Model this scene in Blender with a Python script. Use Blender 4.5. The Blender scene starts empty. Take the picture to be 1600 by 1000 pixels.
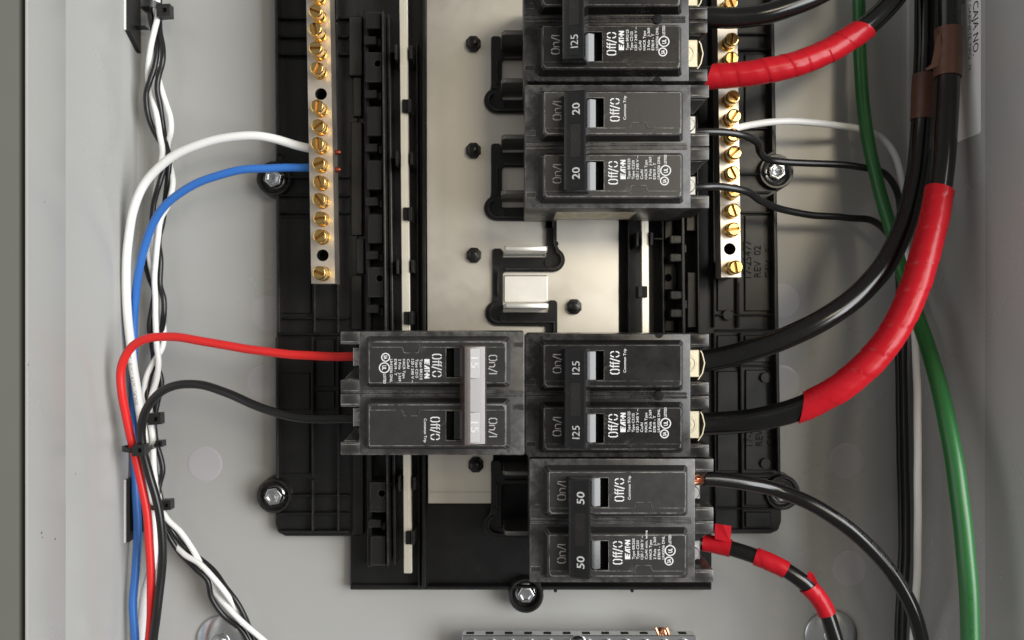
import bpy, bmesh, math, random
from math import pi, sin, cos, radians, sqrt
from mathutils import Vector, Matrix

random.seed(7)
SC = bpy.context.scene
COL = SC.collection

# ------------------------------------------------------------------ camera, light, exposure
# Panel frame of reference, millimetres: u = right, v = up, h = out of the wall towards the viewer.
# World: x = u, z = v, y = -h.
CAM_D = 430.0          # camera distance from the enclosure's back sheet
FPX = 1350.0           # focal length in pixels of the 1600 px wide photograph
cam_d = bpy.data.cameras.new('camera')
cam_d.lens = 36.0 * FPX / 1600.0
cam_d.sensor_width = 36.0
cam_d.clip_start = 0.02
cam_d.clip_end = 20
cam_d.dof.use_dof = True
cam_d.dof.focus_distance = 0.365
cam_d.dof.aperture_fstop = 14.0
cam = bpy.data.objects.new('camera', cam_d)
COL.objects.link(cam)
cam.location = (0, -CAM_D / 1000, 0)
cam.rotation_euler = (pi / 2, 0, 0)
SC.camera = cam

world = bpy.data.worlds.new('World')
SC.world = world
world.use_nodes = True
bg = world.node_tree.nodes['Background']
bg.inputs[0].default_value = (1.0, 0.97, 0.94, 1)
bg.inputs[1].default_value = 0.19


def area(name, ang, elev, dist, sx, sy, power, color):
    l = bpy.data.lights.new(name, 'AREA')
    l.shape = 'RECTANGLE'
    l.size, l.size_y = sx, sy
    l.energy = power
    l.color = color
    o = bpy.data.objects.new(name, l)
    COL.objects.link(o)
    a, e = radians(ang), radians(elev)
    d = Vector((sin(a) * cos(e), -cos(a) * cos(e), sin(e)))
    o.location = d * dist
    o.rotation_euler = d.to_track_quat('Z', 'Y').to_euler()
    return o


area('window_light', 46, 5, 1.6, 0.85, 1.35, 39.0, (0.97, 0.985, 1.0))
area('left_fill_light', -64, 8, 1.9, 1.7, 1.7, 12.0, (0.97, 0.98, 1.0))  # added fill light from the left, brightens the right wall
area('warm_fill_light', 21, 12, 1.9, 0.42, 0.34, 5.2, (1.0, 0.87, 0.64))  # added warm fill light, lifts the bus plate and right of the back sheet

SC.view_settings.view_transform = 'Standard'
SC.view_settings.look = 'None'
SC.view_settings.exposure = 0.0
SC.view_settings.gamma = 1.0
SC.render.engine = 'CYCLES'
SC.cycles.use_denoising = True
SC.cycles.max_bounces = 8
SC.cycles.diffuse_bounces = 4
SC.cycles.glossy_bounces = 4
SC.cycles.sample_clamp_indirect = 4.0


# ------------------------------------------------------------------ materials
MATS = {}


def mat(name, color, rough=0.4, metal=0.0, spec=0.5, var=0.0, var_scale=60.0, bump=0.0, bump_scale=300.0,
        stretch=None, wear=0.0, wear_col=(0.33, 0.31, 0.29), wear_r=0.0005, coat=0.0, coat_rough=0.1, rough_var=0.0, dust=0.0):
    m = bpy.data.materials.new(name)
    m.use_nodes = True
    nt = m.node_tree
    N, L = nt.nodes, nt.links
    b = N['Principled BSDF']
    b.inputs['Base Color'].default_value = (*color, 1)
    b.inputs['Roughness'].default_value = rough
    b.inputs['Metallic'].default_value = metal
    b.inputs['Specular IOR Level'].default_value = spec
    b.inputs['Coat Weight'].default_value = coat
    b.inputs['Coat Roughness'].default_value = coat_rough
    tc = N.new('ShaderNodeTexCoord')
    src = tc.outputs['Object']
    if stretch:
        mp = N.new('ShaderNodeMapping')
        mp.inputs['Scale'].default_value = stretch
        L.new(src, mp.inputs['Vector'])
        src = mp.outputs['Vector']
    colsock = None
    if var > 0 or rough_var > 0:
        n = N.new('ShaderNodeTexNoise')
        n.inputs['Scale'].default_value = var_scale
        n.inputs['Detail'].default_value = 6
        n.inputs['Roughness'].default_value = 0.65
        L.new(src, n.inputs['Vector'])
    if var > 0:
        mx = N.new('ShaderNodeMix')
        mx.data_type = 'RGBA'
        mx.inputs[6].default_value = (*[c * (1 - var) for c in color], 1)
        mx.inputs[7].default_value = (*[min(1, c * (1 + var)) for c in color], 1)
        L.new(n.outputs['Fac'], mx.inputs[0])
        colsock = mx.outputs[2]
        L.new(colsock, b.inputs['Base Color'])
    if rough_var > 0:
        mr = N.new('ShaderNodeMapRange')
        mr.inputs['From Min'].default_value = 0.3
        mr.inputs['From Max'].default_value = 0.7
        mr.inputs['To Min'].default_value = max(0.02, rough - rough_var)
        mr.inputs['To Max'].default_value = min(1, rough + rough_var)
        L.new(n.outputs['Fac'], mr.inputs['Value'])
        L.new(mr.outputs['Result'], b.inputs['Roughness'])
    if wear > 0 or dust > 0:
        mask = None
        if wear > 0:
            bv = N.new('ShaderNodeBevel')
            bv.samples = 6
            bv.inputs['Radius'].default_value = wear_r
            ge = N.new('ShaderNodeNewGeometry')
            dp = N.new('ShaderNodeVectorMath')
            dp.operation = 'DOT_PRODUCT'
            L.new(bv.outputs['Normal'], dp.inputs[0])
            L.new(ge.outputs['True Normal'], dp.inputs[1])
            e = N.new('ShaderNodeMapRange')
            e.inputs['From Min'].default_value = 0.995
            e.inputs['From Max'].default_value = 0.86
            e.inputs['To Min'].default_value = 0.0
            e.inputs['To Max'].default_value = 1.0
            L.new(dp.outputs['Value'], e.inputs['Value'])
            wn = N.new('ShaderNodeTexNoise')
            wn.inputs['Scale'].default_value = 190.0
            wn.inputs['Detail'].default_value = 8
            wn.inputs['Roughness'].default_value = 0.75
            L.new(tc.outputs['Object'], wn.inputs['Vector'])
            wr = N.new('ShaderNodeMapRange')
            wr.inputs['From Min'].default_value = 0.40
            wr.inputs['From Max'].default_value = 0.61
            L.new(wn.outputs['Fac'], wr.inputs['Value'])
            mu = N.new('ShaderNodeMath')
            mu.operation = 'MULTIPLY'
            L.new(e.outputs['Result'], mu.inputs[0])
            L.new(wr.outputs['Result'], mu.inputs[1])
            mw = N.new('ShaderNodeMath')
            mw.operation = 'MULTIPLY'
            mw.inputs[1].default_value = wear
            L.new(mu.outputs[0], mw.inputs[0])
            mask = mw.outputs[0]
        if dust > 0:
            dn = N.new('ShaderNodeTexNoise')
            dn.inputs['Scale'].default_value = 900.0
            dn.inputs['Detail'].default_value = 4
            dn.inputs['Roughness'].default_value = 0.8
            L.new(tc.outputs['Object'], dn.inputs['Vector'])
            dn2 = N.new('ShaderNodeTexNoise')
            dn2.inputs['Scale'].default_value = 70.0
            dn2.inputs['Detail'].default_value = 5
            L.new(tc.outputs['Object'], dn2.inputs['Vector'])
            dm = N.new('ShaderNodeMath')
            dm.operation = 'MULTIPLY'
            L.new(dn.outputs['Fac'], dm.inputs[0])
            L.new(dn2.outputs['Fac'], dm.inputs[1])
            dr = N.new('ShaderNodeMapRange')
            dr.inputs['From Min'].default_value = 0.345
            dr.inputs['From Max'].default_value = 0.44
            dr.inputs['To Max'].default_value = dust
            L.new(dm.outputs[0], dr.inputs['Value'])
            if mask is not None:
                ad = N.new('ShaderNodeMath')
                ad.operation = 'MAXIMUM'
                L.new(mask, ad.inputs[0])
                L.new(dr.outputs['Result'], ad.inputs[1])
                mask = ad.outputs[0]
            else:
                mask = dr.outputs['Result']
        mc = N.new('ShaderNodeMix')
        mc.data_type = 'RGBA'
        L.new(mask, mc.inputs[0])
        if colsock:
            L.new(colsock, mc.inputs[6])
        else:
            mc.inputs[6].default_value = (*color, 1)
        mc.inputs[7].default_value = (*wear_col, 1)
        L.new(mc.outputs[2], b.inputs['Base Color'])
    if bump > 0:
        bn = N.new('ShaderNodeTexNoise')
        bn.inputs['Scale'].default_value = bump_scale
        bn.inputs['Detail'].default_value = 4
        L.new(src, bn.inputs['Vector'])
        bp = N.new('ShaderNodeBump')
        bp.inputs['Strength'].default_value = bump
        bp.inputs['Distance'].default_value = 0.0002
        L.new(bn.outputs['Fac'], bp.inputs['Height'])
        L.new(bp.outputs['Normal'], b.inputs['Normal'])
    MATS[name] = m
    return m


mat('enclosure_paint', (0.40, 0.40, 0.385), rough=0.26, spec=0.5, var=0.025, var_scale=9, bump=0.03, bump_scale=220, rough_var=0.03, dust=0.07, wear_col=(0.16, 0.15, 0.14))
mat('knockout_paint', (0.44, 0.43, 0.44), rough=0.34, spec=0.5, var=0.02, var_scale=12)
mat('wall_paint', (0.14, 0.14, 0.122), rough=0.6, var=0.06, var_scale=20, bump=0.2, bump_scale=200)
mat('black_plastic', (0.010, 0.0098, 0.0098), rough=0.36, spec=0.38, var=0.2, var_scale=90, bump=0.06, bump_scale=500, rough_var=0.07, dust=0.05)
mat('rail_plastic', (0.013, 0.0125, 0.012), rough=0.28, spec=0.42, var=0.2, var_scale=90, bump=0.05, bump_scale=400, wear=0.25, dust=0.06)
mat('breaker_black', (0.009, 0.0085, 0.008), rough=0.28, spec=0.42, var=0.25, var_scale=110, bump=0.10, bump_scale=420, wear=0.75, wear_r=0.0005, rough_var=0.07, dust=0.20)
mat('breaker_grey', (0.024, 0.0228, 0.0215), rough=0.36, spec=0.5, var=0.18, var_scale=90, bump=0.10, bump_scale=420, wear=0.95, wear_col=(0.45,0.43,0.40), wear_r=0.00055, rough_var=0.08, dust=0.12)
mat('handle_gloss', (0.010, 0.010, 0.0105), rough=0.16, spec=0.6, var=0.15, var_scale=150, bump=0.03, bump_scale=500, wear=0.15, dust=0.05)
mat('label_glare', (0.10, 0.085, 0.07), rough=0.24, spec=0.82, var=0.2, var_scale=150, bump=0.03)  # warm glare on the inlays put into the base colour
mat('handle_worn_sheen', (0.06, 0.042, 0.034), rough=0.26, spec=0.78, var=0.2, var_scale=200, bump=0.06, bump_scale=500, wear=0.3, dust=0.15)  # worn plastic with warm reflected light put into the base colour
mat('handle_label', (0.008, 0.008, 0.008), rough=0.20, spec=0.6, var=0.15, var_scale=150)
mat('handle_middle', (0.012, 0.010, 0.009), rough=0.34, spec=0.5, var=0.3, var_scale=500, bump=0.25, bump_scale=900, dust=0.2)
mat('hole_black', (0.004, 0.004, 0.004), rough=0.6, spec=0.2)
mat('bus_aluminium', (0.80, 0.76, 0.675), rough=0.44, metal=1.0, var=0.07, var_scale=14, bump=0.02, bump_scale=60, rough_var=0.10, dust=0.05)
mat('stab_bright', (0.84, 0.82, 0.77), rough=0.52, metal=1.0, var=0.08, var_scale=120, bump=0.05, bump_scale=400)
mat('stab_shaded', (0.20, 0.19, 0.175), rough=0.5, metal=1.0, var=0.2, var_scale=90)  # stab metal darkened to carry the shade beside the breakers
mat('bar_tin', (0.76, 0.69, 0.60), rough=0.43, metal=1.0, var=0.08, var_scale=80, bump=0.10, bump_scale=300, rough_var=0.06)
mat('brass', (0.87, 0.58, 0.21), rough=0.24, metal=1.0, var=0.12, var_scale=200, bump=0.08, bump_scale=600)
mat('brass_dark', (0.40, 0.20, 0.06), rough=0.35, metal=1.0, var=0.2, var_scale=300)
mat('zinc', (0.66, 0.68, 0.69), rough=0.26, metal=1.0, var=0.08, var_scale=150, bump=0.08, bump_scale=500)
mat('lug_zinc', (0.42, 0.42, 0.41), rough=0.42, metal=1.0, var=0.2, var_scale=200, bump=0.2, bump_scale=500)
mat('rail_metal', (0.90, 0.85, 0.73), rough=0.50, metal=1.0, var=0.06, var_scale=60, bump=0.05, bump_scale=300)
mat('reflection_tan', (0.55, 0.46, 0.32), rough=0.5, var=0.9, var_scale=240)  # colour of the bus plate's painted reflection
mat('lug_metal', (0.62, 0.57, 0.43), rough=0.45, metal=1.0, var=0.1, var_scale=200, bump=0.1, bump_scale=500)
mat('copper', (0.80, 0.36, 0.20), rough=0.28, metal=1.0, var=0.15, var_scale=300)
mat('copper_dull', (0.30, 0.07, 0.04), rough=0.45, metal=1.0, var=0.2, var_scale=300)
mat('cable_black', (0.006, 0.0058, 0.0056), rough=0.20, spec=0.5, var=0.2, var_scale=60, bump=0.08, bump_scale=220, rough_var=0.06, dust=0.04)
mat('wire_black', (0.010, 0.010, 0.010), rough=0.32, spec=0.5, var=0.2, var_scale=80, bump=0.06, bump_scale=300)
mat('tape_red', (0.41, 0.008, 0.015), rough=0.30, spec=0.24, var=0.15, var_scale=70, bump=0.16, bump_scale=110, rough_var=0.10)
mat('tape_brown', (0.10, 0.042, 0.026), rough=0.42, spec=0.4, var=0.1, var_scale=70, bump=0.1, bump_scale=180)
mat('wire_red', (0.70, 0.022, 0.020), rough=0.36, spec=0.45, var=0.06, var_scale=60, bump=0.05, bump_scale=260)
mat('wire_green', (0.022, 0.130, 0.032), rough=0.34, spec=0.45, var=0.08, var_scale=50, bump=0.06, bump_scale=260)
mat('wire_blue', (0.035, 0.16, 0.52), rough=0.36, spec=0.45, var=0.06, var_scale=60, bump=0.05, bump_scale=260)
mat('wire_white', (0.85, 0.85, 0.825), rough=0.38, spec=0.45, var=0.04, var_scale=60, bump=0.05, bump_scale=260)
mat('tie_black', (0.012, 0.012, 0.012), rough=0.40, spec=0.5, var=0.2, var_scale=200, bump=0.1, bump_scale=400)
mat('print_white', (0.72, 0.72, 0.71), rough=0.5, spec=0.3, var=0.25, var_scale=700)
mat('print_number', (0.50, 0.50, 0.50), rough=0.5, spec=0.3, var=0.2, var_scale=500)
mat('print_faint', (0.42, 0.41, 0.40), rough=0.5, spec=0.3, var=0.3, var_scale=700)
mat('print_black', (0.02, 0.02, 0.02), rough=0.5, spec=0.3)
mat('print_grey', (0.09, 0.09, 0.09), rough=0.5, spec=0.3)
mat('print_green', (0.010, 0.05, 0.015), rough=0.5, spec=0.3)
mat('label_white', (0.93, 0.92, 0.90), rough=0.45, spec=0.4, var=0.03, var_scale=40)


# ------------------------------------------------------------------ geometry helpers
def P(px, py, h):
    """point of the panel at height h (mm) that the photograph shows at pixel (px, py)"""
    s = (CAM_D - h) / FPX
    return Vector(((px - 800.0) * s, (500.0 - py) * s, h))


class MB:
    """collects shapes in panel millimetres, builds ONE mesh object"""

    def __init__(self):
        self.v, self.f = [], []

    def add(self, verts, faces):
        o = len(self.v)
        self.v += [tuple(p) for p in verts]
        self.f += [tuple(i + o for i in f) for f in faces]
        return self

    def box(self, u0, u1, v0, v1, h0, h1):
        if u0 > u1: u0, u1 = u1, u0
        if v0 > v1: v0, v1 = v1, v0
        vs = [(u0, v0, h0), (u1, v0, h0), (u1, v1, h0), (u0, v1, h0), (u0, v0, h1), (u1, v0, h1), (u1, v1, h1), (u0, v1, h1)]
        fs = [(3, 2, 1, 0), (4, 5, 6, 7), (0, 1, 5, 4), (1, 2, 6, 5), (2, 3, 7, 6), (3, 0, 4, 7)]
        return self.add(vs, fs)

    def pbox(self, x0, y0, x1, y1, h0, h1):
        """box whose top face covers pixels x0..x1, y0..y1 at height h1"""
        a, b = P(x0, y0, h1), P(x1, y1, h1)
        return self.box(a.x, b.x, b.y, a.y, h0, h1)

    def prism(self, poly, h0, h1, inset=0.0, inset_h=0.0):
        """poly: list of (u, v); optional draft: the top ring is poly, the base ring is grown by inset"""
        n = len(poly)
        area2 = sum(poly[i][0] * poly[(i + 1) % n][1] - poly[(i + 1) % n][0] * poly[i][1] for i in range(n))
        if area2 < 0:
            poly = poly[::-1]
        base = poly
        if inset:
            cx = sum(p[0] for p in poly) / n
            cy = sum(p[1] for p in poly) / n
            base = [(p[0] + (inset if p[0] > cx else -inset), p[1] + (inset if p[1] > cy else -inset)) for p in poly]
        vs = [(p[0], p[1], h0) for p in base] + [(p[0], p[1], h1) for p in poly]
        fs = [tuple(range(n - 1, -1, -1)), tuple(range(n, 2 * n))]
        fs += [(i, (i + 1) % n, n + (i + 1) % n, n + i) for i in range(n)]
        return self.add(vs, fs)

    def pprism(self, pix, h0, h1):
        return self.prism([P(x, y, h1)[:2] for x, y in pix], h0, h1)

    def lathe(self, cu, cv, prof, seg=24, phase=0.0, sx=1.0):
        """prof: list of (radius, h) from bottom to top, closed at both ends on the axis if radius 0"""
        vs, fs = [], []
        rows = []
        for r, h in prof:
            if r < 1e-6:
                vs.append((cu, cv, h))
                rows.append([len(vs) - 1])
            else:
                row = []
                for i in range(seg):
                    a = 2 * pi * i / seg + phase
                    vs.append((cu + sx * r * cos(a), cv + r * sin(a), h))
                    row.append(len(vs) - 1)
                rows.append(row)
        for A, B in zip(rows, rows[1:]):
            for i in range(seg):
                j = (i + 1) % seg
                if len(A) == 1 and len(B) == 1:
                    continue
                if len(A) == 1:
                    fs.append((A[0], B[j], B[i])[::-1])
                elif len(B) == 1:
                    fs.append((A[i], A[j], B[0]))
                else:
                    fs.append((A[i], A[j], B[j], B[i]))
        return self.add(vs, fs)

    def plate(self, outer, holes, h0, h1):
        """flat plate with holes: triangulated top at h1, walls down to h0"""
        bm = bmesh.new()
        loops = []
        for k, lp in enumerate([outer] + holes):
            vs = [bm.verts.new((p[0], p[1], 0)) for p in lp]
            for i in range(len(vs)):
                bm.edges.new((vs[i], vs[(i + 1) % len(vs)]))
            loops.append(lp)
        bmesh.ops.triangle_fill(bm, use_beauty=True, use_dissolve=False, edges=bm.edges[:], normal=(0, 0, 1))
        bm.verts.index_update()
        vs = [(v.co.x, v.co.y, h1) for v in bm.verts]
        fs = []
        for f in bm.faces:
            ids = [v.index for v in f.verts]
            a, b_, c = [bm.verts[i].co if False else f.verts[k].co for k, i in enumerate(ids[:3])]
            if (b_ - a).cross(c - a).z < 0:
                ids = ids[::-1]
            fs.append(tuple(ids))
        bm.free()
        self.add(vs, fs)
        for k, lp in enumerate(loops):
            n = len(lp)
            ar = sum(lp[i][0] * lp[(i + 1) % n][1] - lp[(i + 1) % n][0] * lp[i][1] for i in range(n))
            l2 = lp if (ar > 0) == (k == 0) else lp[::-1]
            vs = [(p[0], p[1], h0) for p in l2] + [(p[0], p[1], h1) for p in l2]
            self.add(vs, [(i, (i + 1) % n, n + (i + 1) % n, n + i) for i in range(n)])
        return self

    def mesh(self, name, material, origin=(0, 0, 0), bevel=0.0, seg=1, smooth=True, angle=35):
        me = bpy.data.meshes.new(name)
        ox, oy, oz = origin
        me.from_pydata([((x - ox) / 1000, (y - oy) / 1000, (z - oz) / 1000) for x, y, z in self.v], [], self.f)
        if bevel > 0:
            bm = bmesh.new()
            bm.from_mesh(me)
            bmesh.ops.remove_doubles(bm, verts=bm.verts[:], dist=1e-7) if False else None
            es = [e for e in bm.edges if len(e.link_faces) == 2 and e.calc_face_angle(0) > radians(30)]
            bmesh.ops.bevel(bm, geom=es, offset=bevel / 1000, offset_type='OFFSET', segments=seg, profile=0.5,
                            affect='EDGES', clamp_overlap=True)
            bm.to_mesh(me)
            bm.free()
        me.update()
        if smooth:
            for p in me.polygons:
                p.use_smooth = True
            me.set_sharp_from_angle(angle=radians(angle))
        me.materials.append(MATS[material])
        return me


ROT = Matrix.Rotation(pi / 2, 4, 'X')


def place(o, origin, spin=0.0):
    o.matrix_world = Matrix.Translation((origin[0] / 1000, -origin[2] / 1000, origin[1] / 1000)) @ ROT @ Matrix.Rotation(spin, 4, 'Z')


class Thing:
    """an Empty at the thing's base that parents its parts; parts are given in panel mm (or thing-local mm)"""

    def __init__(self, name, label, cat, origin=(0, 0, 0), spin=0.0, group=None, local=False, mesh=None):
        self.root = bpy.data.objects.new(name, mesh)
        COL.objects.link(self.root)
        place(self.root, origin, spin)
        self.root['label'] = label
        self.root['category'] = cat
        if group:
            self.root['group'] = group
        self.o = (0, 0, 0) if local else tuple(origin)

    def part(self, name, mb, material, parent=None, bevel=0.0, seg=1, label=None, angle=35, smooth=True):
        me = mb if isinstance(mb, bpy.types.Mesh) else mb.mesh(name, material, self.o, bevel, seg, smooth, angle)
        o = bpy.data.objects.new(name, me)
        COL.objects.link(o)
        o.parent = parent or self.root
        if label:
            o['label'] = label
        return o


def single(name, mb, material, label, cat, origin, bevel=0.0, seg=1, group=None, angle=35):
    me = mb.mesh(name, material, origin, bevel, seg, True, angle)
    return Thing(name, label, cat, origin, group=group, mesh=me)


def circle(cu, cv, r, n=24, a0=0.0):
    return [(cu + r * cos(2 * pi * i / n + a0), cv + r * sin(2 * pi * i / n + a0)) for i in range(n)]


def arc(cu, cv, r, a0, a1, n=8):
    return [(cu + r * cos(radians(a0 + (a1 - a0) * i / n)), cv + r * sin(radians(a0 + (a1 - a0) * i / n))) for i in range(n + 1)]


# ---- paths and tubes
class Path:
    def __init__(self, pts, wob=0.0):
        """pts: list of (px, py, h)"""
        p = [P(*q) for q in pts]
        p = [p[0] * 2 - p[1]] + p + [p[-1] * 2 - p[-2]]
        dense = []
        for i in range(1, len(p) - 2):
            p0, p1, p2, p3 = p[i - 1:i + 3]
            t0 = 0
            t1 = t0 + max(1e-4, (p1 - p0).length) ** 0.5
            t2 = t1 + max(1e-4, (p2 - p1).length) ** 0.5
            t3 = t2 + max(1e-4, (p3 - p2).length) ** 0.5
            for k in range(24):
                t = t1 + (t2 - t1) * k / 24
                A1 = p0 * ((t1 - t) / (t1 - t0)) + p1 * ((t - t0) / (t1 - t0))
                A2 = p1 * ((t2 - t) / (t2 - t1)) + p2 * ((t - t1) / (t2 - t1))
                A3 = p2 * ((t3 - t) / (t3 - t2)) + p3 * ((t - t2) / (t3 - t2))
                B1 = A1 * ((t2 - t) / (t2 - t0)) + A2 * ((t - t0) / (t2 - t0))
                B2 = A2 * ((t3 - t) / (t3 - t1)) + A3 * ((t - t1) / (t3 - t1))
                dense.append(B1 * ((t2 - t) / (t2 - t1)) + B2 * ((t - t1) / (t2 - t1)))
        dense.append(p[-2])
        # small hand-bent unevenness
        k0 = pts[0][0] * 0.7 + pts[0][1] * 0.31
        run = 0.0
        n_ = len(dense)
        for i in range(1, n_):
            run += (p[1] - p[2]).length * 0 + (dense[i] - dense[i - 1]).length
            f = min(1.0, i / 20, (n_ - 1 - i) / 20)
            dense[i] = dense[i] + Vector((sin(run * 0.23 + k0), sin(run * 0.31 + 1.7 * k0), 0.6 * sin(run * 0.19 + k0))) * (wob * f)
        self.S = [0.0]
        for a, b in zip(dense, dense[1:]):
            self.S.append(self.S[-1] + (b - a).length)
        self.D = dense
        self.len = self.S[-1]

    def pos(self, s):
        s = min(max(s, 0.0), self.len)
        lo, hi = 0, len(self.S) - 1
        while hi - lo > 1:
            m = (lo + hi) // 2
            if self.S[m] <= s: lo = m
            else: hi = m
        t = (s - self.S[lo]) / max(1e-9, self.S[hi] - self.S[lo])
        return self.D[lo].lerp(self.D[hi], t)

    def frame(self, s):
        T = (self.pos(s + 0.6) - self.pos(s - 0.6)).normalized()
        N = Vector((0, 0, 1)) - T * T.z
        if N.length < 1e-3:
            N = Vector((1, 0, 0)) - T * T.x
        N.normalize()
        return self.pos(s), T, N, N.cross(T)   # B points to the left of travel seen from the viewer... N x T

    def s_at(self, px, py):
        """arc length nearest to the photograph's pixel"""
        best = (1e18, 0)
        for d, s in zip(self.D, self.S):
            k = FPX / (CAM_D - d.z)
            e = (800 + d.x * k - px) ** 2 + (500 - d.y * k - py) ** 2
            if e < best[0]: best = (e, s)
        return best[1]


def tube(mb, path, r, s0=None, s1=None, step=1.6, seg=18, slant0=0.0, slant1=0.0, rfun=None, cap=True):
    s0 = 0.0 if s0 is None else s0
    s1 = path.len if s1 is None else s1
    n = max(2, int(math.ceil((s1 - s0) / step)))
    vs, fs = [], []
    for i in range(n + 1):
        t = i / n
        for k in range(seg):
            a = 2 * pi * k / seg
            sl = slant0 * sin(a) * (1 - t) + slant1 * sin(a) * t
            s = s0 + (s1 - s0) * t + sl
            c, T, N, B = path.frame(s)
            rr = r(s / path.len) if callable(r) else r
            if rfun: rr += rfun(s, a)
            vs.append(c + (N * cos(a) + B * sin(a)) * rr)
    for i in range(n):
        for k in range(seg):
            j = (k + 1) % seg
            fs.append((i * seg + k, (i + 1) * seg + k, (i + 1) * seg + j, i * seg + j))
    if cap:
        fs.append(tuple(range(seg)))
        fs.append(tuple(range((n + 1) * seg - 1, n * seg - 1, -1)))
    mb.add(vs, fs)
    return mb


# ---- lettering
def text_mesh(body, bold=0.0):
    c = bpy.data.curves.new('letters', 'FONT')
    c.body = body
    c.size = 1.0
    c.resolution_u = 3
    c.offset = bold
    o = bpy.data.objects.new('letters', c)
    me = bpy.data.meshes.new_from_object(o)
    vs = [(v.co.x, v.co.y) for v in me.vertices]
    fs = [tuple(p.vertices) for p in me.polygons]
    bpy.data.objects.remove(o)
    bpy.data.curves.remove(c)
    bpy.data.meshes.remove(me)
    return vs, fs


def fit_text(mb, body, u0, u1, d0, d1, h, bold=0.01, thick=0.0, updir=True, caps=True):
    """lettering that reads upwards (turned 90 degrees), filling u0..u1 (cap height) and d0..d1 (v from -d1 to -d0)"""
    vs, fs = text_mesh(body, bold)
    if not vs:
        return
    xs = [v[0] for v in vs]
    x0, x1 = min(xs), max(xs)
    y0, y1 = 0.0, 0.73       # baseline and cap height of the built-in face
    out = []
    for x, y in vs:
        tx = (x - x0) / (x1 - x0)
        ty = (y - y0) / (y1 - y0)
        if updir:
            out.append((u1 + (u0 - u1) * ty, -(d1 + (d0 - d1) * tx), h))
        else:
            out.append((u0 + (u1 - u0) * ty, -(d0 + (d1 - d0) * tx), h))
    if thick:
        n = len(out)
        low = [(a, b, c - thick) for a, b, c in out]
        edges = {}
        for f in fs:
            for i in range(len(f)):
                e = (f[i], f[(i + 1) % len(f)])
                edges[e] = 1
        side = [(a, b, b + n, a + n)[::-1] for (a, b) in edges if (b, a) not in edges]
        mb.add(out + low, list(fs) + side)
    else:
        mb.add(out, fs)


def text_on_path(mb, body, path, s0, height, r, ang, reverse=False, bold=0.005):
    vs, fs = text_mesh(body, bold)
    k = height / 0.73
    out = []
    for x, y in vs:
        s = s0 + (-x if reverse else x) * k
        a = ang + (-1 if reverse else 1) * (y * k - height / 2) / r
        c, T, N, B = path.frame(s)
        # letters stand with their tops towards -B
        out.append(c + (N * cos(a) - B * sin(a)) * (r + 0.05))
    mb.add(out, fs)


def stroke(mb, pts, w, h):
    """mitred flat ribbon along pts (u, v)"""
    n = len(pts)
    L, R = [], []
    for i in range(n):
        p = Vector(pts[i])
        d0 = (p - Vector(pts[i - 1])).normalized() if i > 0 else None
        d1 = (Vector(pts[i + 1]) - p).normalized() if i < n - 1 else None
        d0 = d0 or d1
        d1 = d1 or d0
        m = (d0 + d1)
        m = m.normalized() if m.length > 1e-6 else d0
        nn = Vector((-m.y, m.x))
        k = w / 2 / max(0.35, nn.dot(Vector((-d0.y, d0.x))))
        L.append((p.x + nn.x * k, p.y + nn.y * k, h))
        R.append((p.x - nn.x * k, p.y - nn.y * k, h))
    vs = L + R
    fs = [(n + i, n + i + 1, i + 1, i) for i in range(n - 1)]
    mb.add(vs, fs)


# stencil alphabet, unit cap height 1, advance widths
STENCIL = {
    'O': (0.80, [[(0.22, 0.0), (0.10, 0.04), (0.0, 0.20), (0.0, 0.80), (0.10, 0.96), (0.22, 1.0)],
                 [(0.36, 1.0), (0.48, 0.96), (0.58, 0.80), (0.58, 0.20), (0.48, 0.04), (0.36, 0.0)]]),
    'n': (0.66, [[(0.0, 0.0), (0.0, 0.72)], [(0.15, 0.72), (0.36, 0.72), (0.48, 0.60), (0.48, 0.0)]]),
    'f': (0.40, [[(0.16, 0.0), (0.16, 0.60)], [(0.16, 0.78), (0.20, 0.95), (0.30, 1.0), (0.40, 1.0)], [(0.0, 0.69), (0.36, 0.69)]]),
    '/': (0.50, [[(0.0, -0.08), (0.40, 1.05)]]),
    'I': (0.2, [[(0.08, 0.0), (0.08, 1.0)]]),
    'C': (0.9, [[(0.10, 0.40), (0.16, 0.14), (0.36, 0.0)], [(0.54, 0.0), (0.74, 0.14), (0.80, 0.40)],
                [(0.80, 0.60), (0.74, 0.86), (0.54, 1.0)], [(0.36, 1.0), (0.16, 0.86), (0.10, 0.60)]]),
}


def stencil(mb, body, u0, u1, d0, d1, h, w):
    tot = sum(STENCIL[c][0] for c in body)
    x = 0.0
    for c in body:
        adv, strokes = STENCIL[c]
        for st in strokes:
            pts = [(u1 + (u0 - u1) * y, -(d1 + (d0 - d1) * ((x + xx) / tot))) for xx, y in st]
            stroke(mb, pts, w, h)
        x += adv


# ------------------------------------------------------------------ the setting: wall and enclosure
UL, UR = -186.3, 197.5         # inner faces of the enclosure's side walls
VT, VB = 300.0, -260.0
HR = 98.0                      # rim height

w = MB()
w.box(-420, -190.2, VB, VT, 62, 97)
o = bpy.data.objects.new('wall', w.mesh('wall', 'wall_paint', (-300, 0, 95)))
COL.objects.link(o)
place(o, (-300, 0, 95))
o['kind'] = 'structure'

enc = Thing('panel_enclosure', 'light grey painted steel enclosure box holding the whole panel', 'enclosure', (5, 0, 0))
bp = enc.part('back_panel', MB().box(UL - 1.5, UR + 1.5, VB, VT, -1.5, 0), 'enclosure_paint')


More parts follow.
